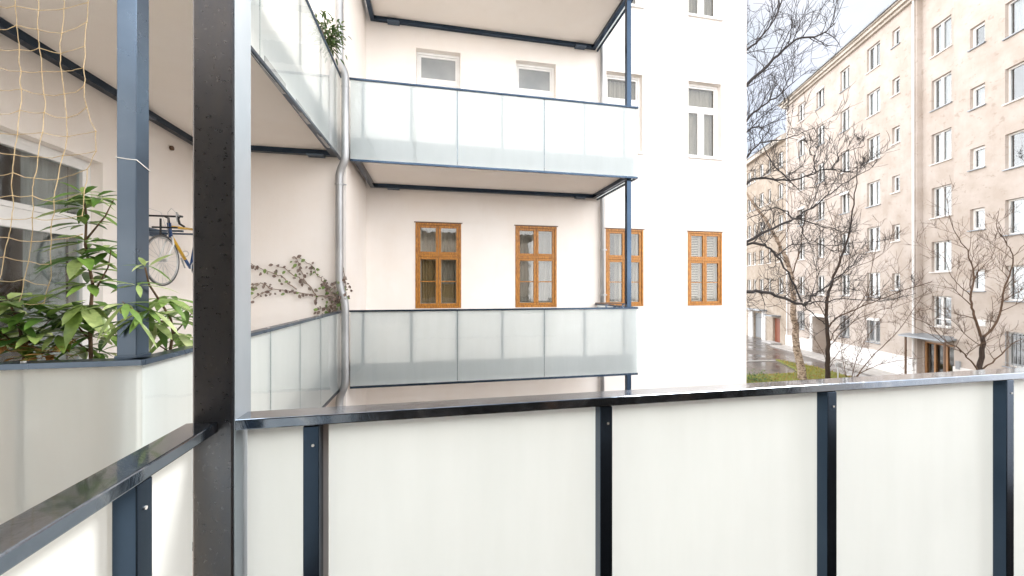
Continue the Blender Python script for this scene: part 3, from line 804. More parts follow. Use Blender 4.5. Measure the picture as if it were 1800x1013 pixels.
# ------------------------------------------------------------------ net
mb = MB()
YN = 2.84
cols = {}
NR, NC = 17, 8
def netpt(i, j):
    py = -60 + 37*i
    v = max(0, (py-240)/280)
    x0 = 150 - 39.5*j + 5*math.sin(i*.9+j) + (12 if j == 0 and 200 < py < 290 else 0) + 3*max(0, min(1, py/250))
    px = x0 - (36*v*(1 if j else .2)) if v > 0 else x0
    sag = (-9 if j == 0 else (4 if j == 1 else (0 if j == 2 else -3)))
    return atY(px, py + sag + 4*math.sin(i*1.7+j*2.1), YN + .03*math.sin(i*.8+j*1.3))
pts = {(i, j): netpt(i, j) for i in range(NR) for j in range(NC)}
def cord(a, b, r):
    m = (a+b)/2 + Vector((0, random.uniform(-.01, .01), -random.uniform(.002, .012)))
    mb.tube([a, a.lerp(m, .6)+rv(.002), m, b.lerp(m, .6)+rv(.002), b], [r, r*.85, r*.8, r*.85, r], 5, False)
for i in range(NR):
    for j in range(NC):
        if j+1 < NC and not (i > 13 and j < 1): cord(pts[i, j], pts[i, j+1], .0024)
        if i+1 < NR and not (i > 11 and j == 0): cord(pts[i, j], pts[i+1, j], .0024)
        if not (i > 13 and j == 0): mb.tube([pts[i, j]+Vector((0, 0, -.004)), pts[i, j], pts[i, j]+Vector((0, 0, .004))], [.002, .0045, .002], 6)
tag(mb.build('climbing_net', M['jute'], None, smooth=True), 'sagging jute net hung in front of the left wing window', 'net')

# ------------------------------------------------------------------ ivy on the inner wall
ivy = thing('ivy', 'brownish ivy creeping along the wall beside the bent downpipe', 'climbing plant', atY(595, 545, 7.47))
runs = [[(600, 545), (590, 520), (560, 520), (520, 515), (480, 508), (445, 525)], [(560, 522), (535, 490), (528, 470), (522, 455)], [(520, 510), (495, 485), (470, 478), (440, 462)],
        [(590, 520), (575, 500), (560, 485), (545, 465), (525, 452)], [(600, 530), (607, 500), (604, 470)], [(590, 535), (575, 540), (558, 545)], [(540, 500), (510, 478), (485, 466)], [(480, 508), (460, 498), (440, 500)]]
mb = MB(); lv = MB()
for r_ in runs:
    p = [atY(x, y, 7.48) for x, y in r_]
    q = []
    for a, b in zip(p, p[1:]):
        for k in range(4): q.append(a.lerp(b, k/4) + Vector((random.uniform(-.02, .02), -random.uniform(0, .02), random.uniform(-.02, .02))))
    q.append(p[-1]); mb.tube(q, [.010*(1-.5*i/len(q)) for i in range(len(q))], 5)
    for a in q:
        dens = 5 if a.x > -2.2 else 2
        for k in range(random.randint(1, dens)):
            o = a + Vector((random.uniform(-.07, .07), -random.uniform(.01, .05), random.uniform(-.09, .06)))
            d = Vector((random.uniform(-1, 1), -.3, random.uniform(-1, .3)))
            s = random.uniform(.045, .085)
            lv.leaf(o, d, Vector((0, -1, 0)), s, s*.7, .1, .2)
for k in range(80):
    c = atY(random.gauss(592, 12), random.gauss(517, 17), 7.45 - random.uniform(0, .16))
    if c.x > -1.5: continue
    d = Vector((random.uniform(-1, 1), -.4, random.uniform(-1, .3))); s = random.uniform(.05, .085)
    lv.leaf(c, d, Vector((0, -1, 0)), s, s*.7, .1, .2)
mb.build('stem', M['twig'], ivy, smooth=True); lv.build('foliage', M['ivy'], ivy, fix=False)

# plant in the upper corner balcony
hp = thing('balcony_plant', 'bushy green plant spilling over the rail of the upper corner balcony', 'plant', (-1.78, 6.75, 3.6))
mb = MB(); st = MB()
for k in range(300):
    a = random.uniform(0, 6.28); r_ = abs(random.gauss(0, .12)); z = 4.08 + random.gauss(0, .10)
    c = Vector((-1.69 + r_*math.cos(a)*.9, 6.72 + r_*math.sin(a)*1.3, max(3.9, z)))
    d = Vector((math.cos(a), math.sin(a), random.uniform(-.9, .7))); L = random.uniform(.06, .12)
    mb.leaf(c, d, Vector((0, 0, 1)), L, L*.32, .3)
for k in range(14):
    a = random.uniform(0, 6.28); e = Vector((-1.70+.2*math.cos(a), 6.72+.25*math.sin(a), random.uniform(4.05, 4.33)))
    st.tube([(-1.78, 6.72, 3.7), Vector((-1.75, 6.72, 4.1)).lerp(e, .3), e], [.006, .004, .002], 5)
    for q in range(6): mb.leaf(e + rv(.03), rv(), Vector((0, 0, 1)), .09, .028, .2)
mb.build('foliage', M['box'], hp, fix=False); st.build('stem', M['stem'], hp)
mb = MB(); mb.tube([(-1.80, 6.72, 2.85), (-1.80, 6.72, 3.70), (-1.80, 6.72, 3.72)], [.07, .088, .088], 18); mb.build('pot', M['terracotta'], hp, smooth=True)

# ------------------------------------------------------------------ tan apartment block across the yard
O = 22.5*RT + 20.3*FW; O.z = GZ
e1 = (.156*RT + FW).normalized()          # along the facade, away from the viewer
e2 = Vector((e1.y, -e1.x, 0))             # into the building
AM = Matrix(((e1.x, e2.x, 0, O.x), (e1.y, e2.y, 0, O.y), (0, 0, 1, O.z), (0, 0, 0, 1)))
apt = thing('apartment_block', 'tall tan plastered apartment block with many white windows across the yard', 'building', mat=AM)
FL = [-2.70 + 2.915*k - GZ for k in range(7)]      # window centre heights above the yard
LP = lambda a, d, z: Vector((a, d, z))
K = 1.012
colsL = [(-4.75, 1.25, 1.55, 'large'), (4.2*K, 1.08, 1.55, 'large'), (6.76*K, .92, 1.5, 'large'), (9.42*K, .95, 1.5, 'large'), (11.9*K, .95, 1.5, 'large')]
# the nearest large column starts at the frame edge
colsL[0] = (-3.25*K - .68, 1.36, 1.55, 'large')
colsS = [(2.5*K, .55, 1.0, 'small'), (-2.08*K, .68, 1.02, 'small')]
wins = []
for (a, w, h, k) in colsL:
    for f in FL: wins.append((a-w/2, a+w/2, f-h/2, f+h/2, k))
for (a, w, h, k) in colsS:
    for f in FL[1:]: wins.append((a-w/2, a+w/2, f+.16-h/2, f+.16+h/2, k))
stair = [(-.55, .55, f+1.46-.81, f+1.46+.81, 'stair') for f in FL[:-1]]
APTOP = 16.2 - GZ
BAY0, BAY1, BD = -.98, 1.115, .25
def dup_free(ws, a0, a1): return [(w[0], w[1], w[2], w[3], .30) for w in ws if a0 < (w[0]+w[1])/2 < a1]
GAR = (8.55*K, 10.35*K, -.02, 2.95)
mb = MB()
END = 14.35
hl = dup_free(wins, BAY1, END)
# the ground window of the two far columns gives way to the white garage recess
def clash(h): return h[2] < 3 and h[0] < GAR[1] and h[1] > GAR[0]
hl = [h for h in hl if not clash(h)]
wins = [w for w in wins if not clash(w)]
wall_grid(mb, LP, BAY1, END, -.3, APTOP, hl + [(GAR[0], GAR[1], 0, 2.95, 1.2)])
wall_grid(mb, LP, -12, BAY0, -.3, APTOP, dup_free(wins, -12, BAY0))
LPb = lambda a, d, z: Vector((a, d+BD, z))
DOOR = (-.82, 1.0, 0, 2.25)
wall_grid(mb, LPb, BAY0, BAY1, -.3, APTOP, dup_free(stair, BAY0, BAY1) + [(DOOR[0], DOOR[1], 0, 2.25, .3)])
mb.face([(BAY0, 0, -.3), (BAY0, BD, -.3), (BAY0, BD, APTOP), (BAY0, 0, APTOP)])
mb.face([(BAY1, 0, -.3), (BAY1, BD, -.3), (BAY1, BD, APTOP), (BAY1, 0, APTOP)])
mb.face([(END, 0, -.3), (END, 9, -.3), (END, 9, APTOP), (END, 0, APTOP)])
mb.face([(-12, 0, -.3), (-12, 9, -.3), (-12, 9, APTOP), (-12, 0, APTOP)])
mb.build('wall', M['apt'], apt, local=True, fix=False)
mb = MB(); mb.box(-11.8, 8.6, .85, .9, 0, APTOP-.1); mb.box(10.5, END-.2, .85, .9, 0, APTOP-.1); mb.box(8.6, 10.5, .85, .9, 3.1, APTOP-.1); mb.build('interior', M['dark'], apt, local=True)
mb = MB(); mb.box(-12, END+.2, -.18, .3, APTOP, APTOP+.16); mb.box(-12, END+.3, -.34, .3, APTOP+.162, APTOP+.36); mb.box(-12, END+.4, -.46, .3, APTOP+.362, APTOP+.46)
mb.build('cornice', M['cornice'], apt, local=True)
mb = MB(); mb.prism([(-12, -.55, APTOP+.49), (-12, 5, APTOP+3.4), (-12, 9, APTOP+.6)], (END+12.3, 0, 0)); rf = mb.build('roof', M['roof'], apt, local=True)
mb = MB(); mb.tube([(-12, -.52, APTOP+.50), (END+.45, -.52, APTOP+.50)], .075, 8); mb.build('gutter', M['sheet'], apt, local=True)
mb = MB(); mb.tube([(BAY1+.14, -.08, APTOP), (BAY1+.14, -.08, .2)], .05, 8); mb.tube([(END-.3, -.08, APTOP), (END-.3, -.08, .2)], .05, 8); mb.build('downpipe', M['plinth'], apt, local=True)
mb = MB(); mb.box(BAY1, GAR[0]-.25, -.05, -.003, -.1, 1.25); mb.box(GAR[1]+.25, END, -.05, -.003, -.1, 1.0); mb.box(-12, BAY0, -.05, -.003, -.1, 1.25)
mb.build('plinth', M['plinth'], apt, local=True)
# white garage recess
mb = MB(); mb.box(GAR[0]-.25, GAR[0], -.09, -.003, 0, 3.15); mb.box(GAR[1], GAR[1]+.25, -.09, -.003, 0, 3.15); mb.box(GAR[0], GAR[1], -.09, -.003, 2.95, 3.15)
g = mb.build('garage_entry', M['plinth'], apt, local=True)
mb = MB(); mb.box(GAR[0]+.01, GAR[1]-.01, 1.0, 1.05, 0, 2.9)
for k in range(7): mb.box(GAR[0]+.03, GAR[1]-.03, .985, .998, .2+.38*k, .2+.38*k+.34)
gd = mb.build('garage_door', M['garage'], apt, local=True)

# windows, built once per kind, then copied
def apt_window(kind, w, h, variant, bars):
    parts = {}
    d0 = .13
    mb = MB(); t = .07
    frame_rect(mb, LP, -w/2, w/2, -h/2, h/2, t, d0, d0+.08)
    if kind != 'small':
        m = w*(.06 if kind == 'stair' else .0)
        pbox(mb, LP, m-.065, m+.065, d0-.012, d0+.075, -h/2+t, h/2-t)
    else:
        frame_rect(mb, LP, -w/2+t, w/2-t, -h/2+t, h/2-t, .045, d0-.01, d0+.06)
    if kind == 'stair' and variant == 2: pbox(mb, LP, -w/2+t, w/2-t, d0-.005, d0+.06, -h/2+.38, -h/2+.43)
    parts['frame'] = (mb, 'white')
    mb = MB(); pbox(mb, LP, -w/2+.05, w/2-.05, d0+.04, d0+.045, -h/2+.05, h/2-.05); parts['pane'] = (mb, 'aptglass')
    mb = MB(); pbox(mb, LP, -w/2-.06, w/2+.06, -.08, d0-.003, -h/2-.05, -h/2-.004); parts['sill'] = (mb, 'sheet' if variant % 2 else 'plinth')
    if variant in (0, 3):
        mb = MB(); curtain_mesh(mb, LP, -w/2+.06, w/2-.06, -h/2+.06, h/2-.06, .30, .02, .14); parts['curtain'] = (mb, 'curtain4')
    elif variant == 1:
        mb = MB(); curtain_mesh(mb, LP, -w/2+.06, -.02, -h/2+.06, h/2-.06, .30, .02, .14); parts['curtain'] = (mb, 'curtain3')
    elif variant == 4:
        mb = MB(); curtain_mesh(mb, LP, -w/2+.06, w/2-.06, -h/2+.06, h/2-.06, .26, .004, .1); parts['blind'] = (mb, 'curtain3')
    elif variant == 5:
        mb = MB(); pbox(mb, LP, -w/2+.004, w/2-.004, -.05, .10, h/2-.16, h/2-.004); parts['shutter_box'] = (mb, 'white')
    if bars:
        mb = MB(); n = 8
        for k in range(n+1):
            x = -w/2+.05+(w-.1)*k/n
            mb.tube([(x, -.03, -h/2+.02), (x, -.03, h/2-.02)], .012, 5)
        for z in (-h/2+.15, h/2-.15): mb.box(-w/2-.03, w/2+.03, -.04, -.02, z-.012, z+.012)
        parts['grille'] = (mb, 'cabinet')
    out = {}
    for k, (mb, mt) in parts.items():
        bmesh.ops.recalc_face_normals(mb.bm, faces=mb.bm.faces) if k not in ('curtain', 'blind') else None
        me = bpy.data.meshes.new('window' if k == 'frame' else k); mb.bm.to_mesh(me); mb.bm.free(); me.materials.append(M[mt]); out[k] = me
    return out
cache = {}
def put_window(a0, a1, z0, z1, kind, y, variant, bars, parent):
    key = (kind, round(a1-a0, 2), round(z1-z0, 2), variant, bars)
    if key not in cache: cache[key] = apt_window(kind, a1-a0-.004, z1-z0-.004, variant, bars)
    ms = cache[key]
    f = bpy.data.objects.new('window', ms['frame']); COL.objects.link(f); f.parent = parent; f.location = ((a0+a1)/2, y, (z0+z1)/2)
    for k, me in ms.items():
        if k == 'frame': continue
        c = bpy.data.objects.new(k, me); COL.objects.link(c); c.parent = f
rw = random.Random(3)
for w in wins:
    low = w[2] < 3.0
    v = rw.choice([0, 1, 2, 2, 3, 5] if w[4] == 'large' else [0, 1, 2, 3])
    if abs((w[0]+w[1])/2 - 4.25) < .1 and abs(w[2] - (FL[5]-.775)) < .1: v = 4
    put_window(*w[:4], w[4], 0, v, low and w[4] == 'large', apt)
for i, w in enumerate(stair): put_window(*w[:4], 'stair', BD, 2 if i == 0 else rw.choice([0, 3, 1]), False, apt)
# entrance with canopy
mb = MB(); frame_rect(mb, LPb, DOOR[0]+.002, DOOR[1]-.002, .02, 2.248, .09, .05, .16)
for x in (-.25, .42): pbox(mb, LPb, x-.05, x+.05, .05, .16, .11, 2.158)
ed = mb.build('entrance_door', M['doortan'], apt, local=True)
for (x0, x1) in ((-.725, -.305), (-.195, .365), (.475, .905)):
    mb = MB(); pbox(mb, LPb, x0, x1, .09, .10, .5, 2.15); mb.build('pane', M['aglass'], ed, local=True)
    mb = MB(); pbox(mb, LPb, x0, x1, .08, .12, .115, .498); mb.build('kick_panel', M['doorred'], ed, local=True)
mb = MB(); mb.prism([(-1.12, -.55, 2.46), (1.62, -.55, 2.46), (1.62, BD-.003, 2.62), (-1.12, BD-.003, 2.62)], (0, 0, .08)); mb.build('canopy', M['sheet'], apt, local=True)
mb = MB(); mb.box(1.20, 1.27, -.50, -.43, 0, 2.47); mb.build('canopy_post', M['doorbrown'], apt, local=True)
mb = MB(); mb.box(-1.08, -1.01, -.50, -.43, 0, 2.47); mb.build('canopy_post', M['doorbrown'], apt, local=True)
mb = MB(); mb.box(-1.35, -1.15, -.09, -.003, 1.15, 1.55, .01); mb.build('intercom', M['cabinet'], apt, local=True)
mb = MB(); mb.box(-2.5, -2.1, -.05, -.003, FL[0]+.9, FL[0]+1.2, .01); mb.build('utility_hatch', M['white'], apt, local=True)

# lower wing beyond
low = thing('apartment_wing', 'lower brown wing with garage gate and red door at the far end of the yard', 'building', mat=AM)
LT = 13.4 - GZ
lwins = []
for a in (15.3, 17.3, 18.9, 20.4, 21.6, 23.4):
    w = .62 if a in (17.3, 20.4) else .95
    for f in FL[1:6]: lwins.append((a-w/2, a+w/2, f-.7, f+.7, 'small' if w < .7 else 'large'))
LD = (15.35, 16.65, 0, 2.35); LG = (18.6, 20.6, 0, 2.6)
mb = MB(); wall_grid(mb, LP, END+.003, 30, -.3, LT, [(w[0], w[1], w[2], w[3], .3) for w in lwins] + [(*LD, .3), (*LG, .35)])
mb.face([(30, 0, -.3), (30, 9, -.3), (30, 9, LT), (30, 0, LT)])
mb.build('wall', M['aptlow'], low, local=True, fix=False)
mb = MB(); mb.box(END+.2, 29.8, .85, .9, 0, LT-.2); mb.build('interior', M['dark'], low, local=True)
mb = MB(); mb.box(END+.01, 30.2, -.4, .3, LT, LT+.4); mb.prism([(END+.01, -.5, LT+.41), (END+.01, 5, LT+3.0), (END+.01, 9, LT+.5)], (16, 0, 0)); mb.build('roof', M['cornice'], low, local=True)
for w in lwins: put_window(*w[:4], w[4], 0, rw.choice([0, 1, 2]), False, low)
mb = MB(); pbox(mb, LP, LD[0]+.003, LD[1]-.003, .2, .28, .05, 2.34)
for k in range(5): pbox(mb, LP, LD[0]+.08+.24*k, LD[0]+.08+.24*k+.2, .185, .198, .15, 2.2)
mb.build('door', M['doorred'], low, local=True)
mb = MB(); pbox(mb, LP, LD[0]-.15, LD[1]+.15, -.8, -.003, 2.55, 2.65); mb.build('door_canopy', M['sheet'], low, local=True)
mb = MB(); pbox(mb, LP, LD[0]-.2, LD[1]+.2, -.9, -.003, -.05, .12); mb.build('doorstep', M['kerb'], low, local=True)
mb = MB(); mb.box(LG[0]-.7, LG[0]-.003, -.12, -.003, 0, 2.9); mb.box(LG[1]+.003, LG[1]+.9, -.12, -.003, 0, 2.9); mb.build('gate_surround', M['plinth'], low, local=True)
mb = MB(); pbox(mb, LP, LG[0]-.9, LG[1]+1, -.7, -.003, 2.92, 3.05); mb.build('gate_canopy', M['sheet'], low, local=True)
mb = MB()
for k in range(14): pbox(mb, LP, LG[0]+.03+.14*k, LG[0]+.03+.14*k+.11, .2, .25, .05, 2.58)
mb.build('gate', M['cabinet'], low, local=True)

# ------------------------------------------------------------------ the yard
def structure(o): o['kind'] = 'structure'; return o
mb = MB(); mb.face([(-150, -150, GZ), (200, -150, GZ), (200, 250, GZ), (-150, 250, GZ)])
structure(mb.build('asphalt_yard', M['asphalt'], None, fix=False))
lp = [atG(*p) for p in ((1364, 633), (1430, 646), (1500, 666), (1545, 690), (1545, 720), (1250, 720), (1270, 664), (1405, 657), (1395, 648))]
mb = MB(); mb.prism([Vector((p.x, p.y, GZ+.004)) for p in lp], (0, 0, .09)); structure(mb.build('lawn', M['lawn'], None))
# paving strip along the block and a kerb line
def strip(a0, a1, d0, d1, z0, z1, name, mat):
    mb = MB(); q = [AM @ Vector(p) for p in ((a0, d0, z0), (a1, d0, z0), (a1, d1, z0), (a0, d1, z0))]
    mb.prism(q, (0, 0, z1-z0)); return structure(mb.build(name, M[mat], None))
strip(-12, 14, -1.5, -.06, .004, .10, 'pavement', 'paving')
a, b = atG(1290, 636), atG(1362, 634)
n = (b-a).normalized().cross(Vector((0, 0, 1)))*.09
mb = MB(); mb.prism([a+n+Vector((0, 0, .003)), b+n+Vector((0, 0, .003)), b-n+Vector((0, 0, .003)), a-n+Vector((0, 0, .003))], (0, 0, .04)); structure(mb.build('kerb', M['kerb'], None))
# grass blades and fallen leaves
def inpoly(x, y, poly):
    c = False; j = len(poly)-1
    for i in range(len(poly)):
        if (poly[i].y > y) != (poly[j].y > y) and x < (poly[j].x-poly[i].x)*(y-poly[i].y)/(poly[j].y-poly[i].y)+poly[i].x: c = not c
        j = i
    return c
mb = MB(); xs = [p.x for p in lp]; ys = [p.y for p in lp]
k = 0
while k < 4000:
    x, y = random.uniform(min(xs), max(xs)), random.uniform(min(ys), max(ys))
    if not inpoly(x, y, lp): k += .2; continue
    k += 1
    b = Vector((x, y, GZ+.09)); a = random.uniform(0, 6.28); h = random.uniform(.06, .17); w = .02
    s = Vector((math.cos(a), math.sin(a), 0))*w
    mb.face([b-s, b+s, b+Vector((random.uniform(-.06, .06), random.uniform(-.06, .06), h))])
o = mb.build('grass', M['grass'], None, fix=False); o['kind'] = 'stuff'
mb = MB(); k = 0
while k < 2200:
    x, y = random.uniform(min(xs), max(xs)), random.uniform(min(ys), max(ys))
    k += 1
    if not inpoly(x, y, lp): continue
    b = Vector((x, y, GZ+.13)); d = rv(); d.z = .1
    mb.leaf(b, d, Vector((0, 0, 1)), .12, .08, .1)
o = mb.build('fallen_leaves', M['deadleaf'], None, fix=False); o['kind'] = 'stuff'
# small undergrowth bush by the corner
bb = thing('bush', 'low green bush on the lawn beside the corner of the white house', 'bush', atG(1322, 672))
mb = MB()
for k in range(420):
    c = atG(1322, 672) + Vector((random.gauss(0, .6), random.gauss(0, .4), abs(random.gauss(.1, .25))))
    mb.leaf(c, rv(), Vector((0, 0, 1)), .13, .06, .2)
mb.build('foliage', M['box'], bb, fix=False)
# little sign on a pole on the lawn
sp = thing('lawn_sign', 'small grey sign plate on a thin pole on the lawn', 'sign', at(1473, 668, 21.3))
q = at(1473, 668, 21.3); q.z = GZ+.08
mb = MB(); mb.tube([q, q+Vector((0, 0, 1.0))], .03, 8); mb.build('pole', M['signface'], sp)
mb = MB(); mb.box(q.x-.24, q.x+.24, q.y-.06, q.y-.03, q.z+.75, q.z+.95); mb.build('plate', M['signface'], sp)

# ------------------------------------------------------------------ bare trees
class Tree:
    def __init__(s, seed, density=1., twig=.0065, k=.5):
        s.r = random.Random(seed); s.trunk = MB(); s.crown = MB(); s.den = density; s.twig = twig; s.n = 0; s.k = k
    def smooth(s, pts, sub=4, jit=.0):
        out = []
        for i in range(len(pts)-1):
            p0 = pts[max(i-1, 0)]; p1 = pts[i]; p2 = pts[i+1]; p3 = pts[min(i+2, len(pts)-1)]
            for k in range(sub):
                t = k/sub
                q = .5*((2*p1) + (p2-p0)*t + (2*p0-5*p1+4*p2-p3)*t*t + (3*p1-p0-3*p2+p3)*t**3)
                out.append(q + Vector((s.r.gauss(0, jit), s.r.gauss(0, jit), s.r.gauss(0, jit))))
        out.append(pts[-1]); return out
    def limb(s, pts, r0, r1, into='crown', kids=8, start=.15, klen=1.6, level=2, n=7, jit=.02):
        pts = s.smooth(pts, 4, jit)
        m = len(pts); r0 *= s.k; r1 *= s.k
        rad = [r0 + (r1-r0)*(i/(m-1))**.8 for i in range(m)]
        getattr(s, into).tube(pts, rad, n)
        kids = int(kids*s.den)
        for k in range(kids):
            t = start + (1-start)*(k+s.r.random())/kids
            i = min(m-2, int(t*(m-1)))
            d = (pts[i+1]-pts[i]).normalized()
            p = pts[i].lerp(pts[i+1], t*(m-1)-i)
            s.branch(p, d, klen*s.r.uniform(.6, 1.4)*(1-.4*t), max(s.twig, min(rad[i]*.6, .022)), level)
    def branch(s, p, d, L, r, level):
        axis = Vector((s.r.gauss(0, 1), s.r.gauss(0, 1), s.r.gauss(0, 1)))
        ax = d.cross(axis)
        if ax.length < 1e-4: return
        d = Matrix.Rotation(R(s.r.uniform(28, 62)), 3, ax.normalized()) @ d
        d = (d + Vector((0, 0, .22))).normalized()
        steps = 5
        pts = [p]; cur = d.copy(); q = p.copy()
        bend = Vector((s.r.gauss(0, .06), s.r.gauss(0, .06), s.r.gauss(.06, .06)))
        for k in range(steps):
            cur = (cur + bend + Vector((s.r.gauss(0, .08), s.r.gauss(0, .08), s.r.gauss(0, .08)))).normalized()
            q = q + cur*(L/steps); pts.append(q.copy())
        s.crown.tube(pts, [r + (s.twig*.55-r)*k/steps for k in range(steps+1)], 4 if level > 1 else 3, False)
        s.n += 1
        if level > 0:
            nk = s.r.randint(4, 5) if level > 1 else s.r.randint(2, 4)
            for k in range(nk):
                i = s.r.randint(1, steps-1)
                dd = (pts[i+1]-pts[i]).normalized()
                s.branch(pts[i].lerp(pts[i+1], s.r.random()), dd, L*s.r.uniform(.45, .85), max(s.twig, r*.55), level-1)
    def done(s, label, cat, base, bt, bc, group='bare trees in the yard', name='bare_tree'):
        t = thing(name, label, cat, base, group)
        s.trunk.build('trunk', M[bt], t, smooth=True, fix=False); s.crown.build('crown', M[bc], t, smooth=True, fix=False)
def poly(d, *pp):
    return [at(p[0], p[1], d + (p[2] if len(p) > 2 else 0)) for p in pp]

# large old tree whose trunk stands behind the corner of the white house
D = 17.0
T = Tree(11, 1.0, .0085, k=.85)
base = at(1180, 506, D); base.z = GZ
T.limb([base] + poly(D, (1176, 560), (1182, 420), (1175, 300), (1185, 180), (1178, 40), (1190, -120), (1185, -260)), .34, .10, 'trunk', kids=3, n=10)
for (pp, r0, r1, kd, kl) in (
    (((1180, 330), (1250, 235), (1312, 152), (1360, 105), (1398, 70), (1440, 62), (1468, 40)), .13, .025, 18, 1.9),
    (((1180, 180), (1250, 130), (1312, 88), (1340, 62), (1368, 20), (1385, -40)), .09, .02, 14, 1.8),
    (((1183, 60), (1260, 10), (1312, -10), (1350, -30), (1390, -60)), .09, .02, 12, 1.9),
    (((1182, 420), (1250, 300), (1312, 212), (1338, 188), (1372, 166), (1400, 140)), .10, .02, 16, 1.5),
    (((1182, 430), (1250, 320), (1312, 232), (1345, 222), (1385, 200)), .08, .015, 12, 1.3),
    (((1182, 440), (1250, 350), (1312, 275), (1345, 250), (1390, 240), (1430, 225)), .07, .015, 12, 1.4),
    (((1182, 460), (1250, 370), (1312, 322), (1345, 312), (1388, 318), (1420, 306), (1462, 298), (1500, 302)), .10, .018, 16, 1.5),
    (((1388, 317), (1360, 290), (1345, 265), (1335, 230)), .04, .015, 7, 1.1),
    (((1434, 303), (1432, 280), (1425, 264), (1440, 245)), .035, .012, 6, .9),
    (((1462, 298), (1475, 275), (1490, 266), (1520, 255)), .03, .012, 6, .9),
    (((1182, 500), (1250, 455), (1312, 425), (1350, 405), (1388, 388), (1408, 382)), .11, .045, 10, 1.3),
    (((1402, 382), (1430, 362), (1460, 340), (1500, 312), (1530, 296)), .05, .014, 10, 1.3),
    (((1405, 384), (1440, 395), (1475, 405), (1510, 410)), .035, .012, 8, 1.1),
    (((1395, 386), (1378, 368), (1350, 368), (1318, 382)), .045, .02, 5, .9),
    (((1400, 385), (1412, 405), (1418, 420), (1445, 430), (1470, 445)), .025, .012, 6, .8),
    (((1182, 510), (1250, 470), (1312, 431), (1340, 429), (1356, 440), (1366, 452), (1390, 490), (1410, 530)), .08, .04, 10, 1.2),
    (((1364, 448), (1385, 434), (1420, 428), (1470, 430), (1520, 425)), .035, .012, 9, 1.1),
    (((1182, 530), (1250, 520), (1312, 512), (1345, 514), (1380, 524), (1414, 537)), .12, .06, 9, 1.2),
    (((1414, 537), (1432, 518), (1455, 500), (1490, 472), (1515, 445)), .06, .015, 10, 1.3),
    (((1414, 537), (1440, 560), (1455, 575), (1470, 600)), .03, .012, 6, .9),
    (((1415, 535), (1440, 530), (1500, 525), (1560, 528), (1610, 515)), .04, .012, 9, 1.2),
):
    T.limb(poly(D, *pp), r0, r1, 'crown', kd, .28 if pp[0][0] < 1200 else .1, kl, 2, jit=.03)
T.done('large dark bare tree whose limbs reach out from behind the white house', 'tree', base, 'bluebark', 'bluebark')

# birch with mottled trunk
D = 21.3
T = Tree(5, .7, k=.5)
base = at(1412, 668, D); base.z = GZ+.05
T.limb([base] + poly(D, (1405, 630), (1399, 600), (1396, 560), (1394, 520), (1391, 490), (1382, 458), (1371, 432), (1345, 385), (1316, 346), (1290, 300)), .42, .09, 'trunk', kids=7, start=.35, klen=1.5, n=12)
for (pp, r0, r1, kd, kl) in (
    (((1391, 485), (1405, 440), (1412, 400), (1425, 350), (1440, 300)), .07, .015, 12, 1.6),
    (((1394, 520), (1415, 490), (1440, 470), (1462, 440)), .05, .012, 9, 1.4),
    (((1385, 465), (1360, 440), (1335, 432), (1310, 440)), .05, .012, 8, 1.3),
    (((1371, 432), (1385, 400), (1392, 360), (1388, 320)), .05, .012, 9, 1.5),
    (((1396, 560), (1370, 540), (1345, 535), (1320, 545)), .03, .01, 7, 1.1),
    (((1397, 570), (1415, 545), (1440, 540)), .03, .01, 6, 1.0)):
    T.limb(poly(D, *pp), r0, r1, 'crown', kd, .1, kl, 2)
T.done('birch with mottled pale brown trunk on the lawn', 'birch tree', base, 'birch', 'bark2')

# dark slender tree on the lawn
D = 20.8
T = Tree(9, .68)
base = at(1455, 668, D); base.z = GZ+.05
T.limb([base] + poly(D, (1455, 630), (1456, 600), (1453, 565), (1453, 530), (1463, 495), (1475, 460), (1488, 425), (1497, 380), (1503, 340), (1508, 300), (1500, 255)), .25, .02, 'trunk', kids=10, start=.4, klen=1.5, n=10)
for (pp, r0, r1, kd, kl) in (
    (((1457, 575), (1472, 558), (1505, 543), (1545, 527), (1604, 505), (1668, 484), (1740, 462), (1800, 440)), .085, .018, 18, 1.5),
    (((1456, 600), (1478, 570), (1505, 545), (1528, 500), (1536, 450), (1545, 400)), .06, .015, 13, 1.4),
    (((1456, 610), (1500, 565), (1550, 545), (1600, 530), (1650, 500)), .05, .012, 12, 1.3),
    (((1453, 560), (1435, 530), (1410, 500), (1380, 480), (1350, 470)), .05, .012, 10, 1.3),
    (((1456, 640), (1475, 620), (1520, 590), (1545, 575)), .04, .012, 9, 1.1),
    (((1456, 650), (1470, 632), (1495, 640), (1512, 625)), .035, .012, 7, .9),
    (((1455, 640), (1435, 600), (1420, 580), (1400, 570)), .03, .012, 7, .9),
    (((1475, 460), (1470, 410), (1455, 360), (1450, 320)), .04, .012, 9, 1.3),
    (((1463, 495), (1500, 470), (1540, 455), (1580, 420)), .045, .012, 11, 1.3)):
    T.limb(poly(D, *pp), r0, r1, 'crown', kd, .1, kl, 2)
T.done('slender dark bare tree on the lawn beside the birch', 'tree', base, 'bark', 'bark2')

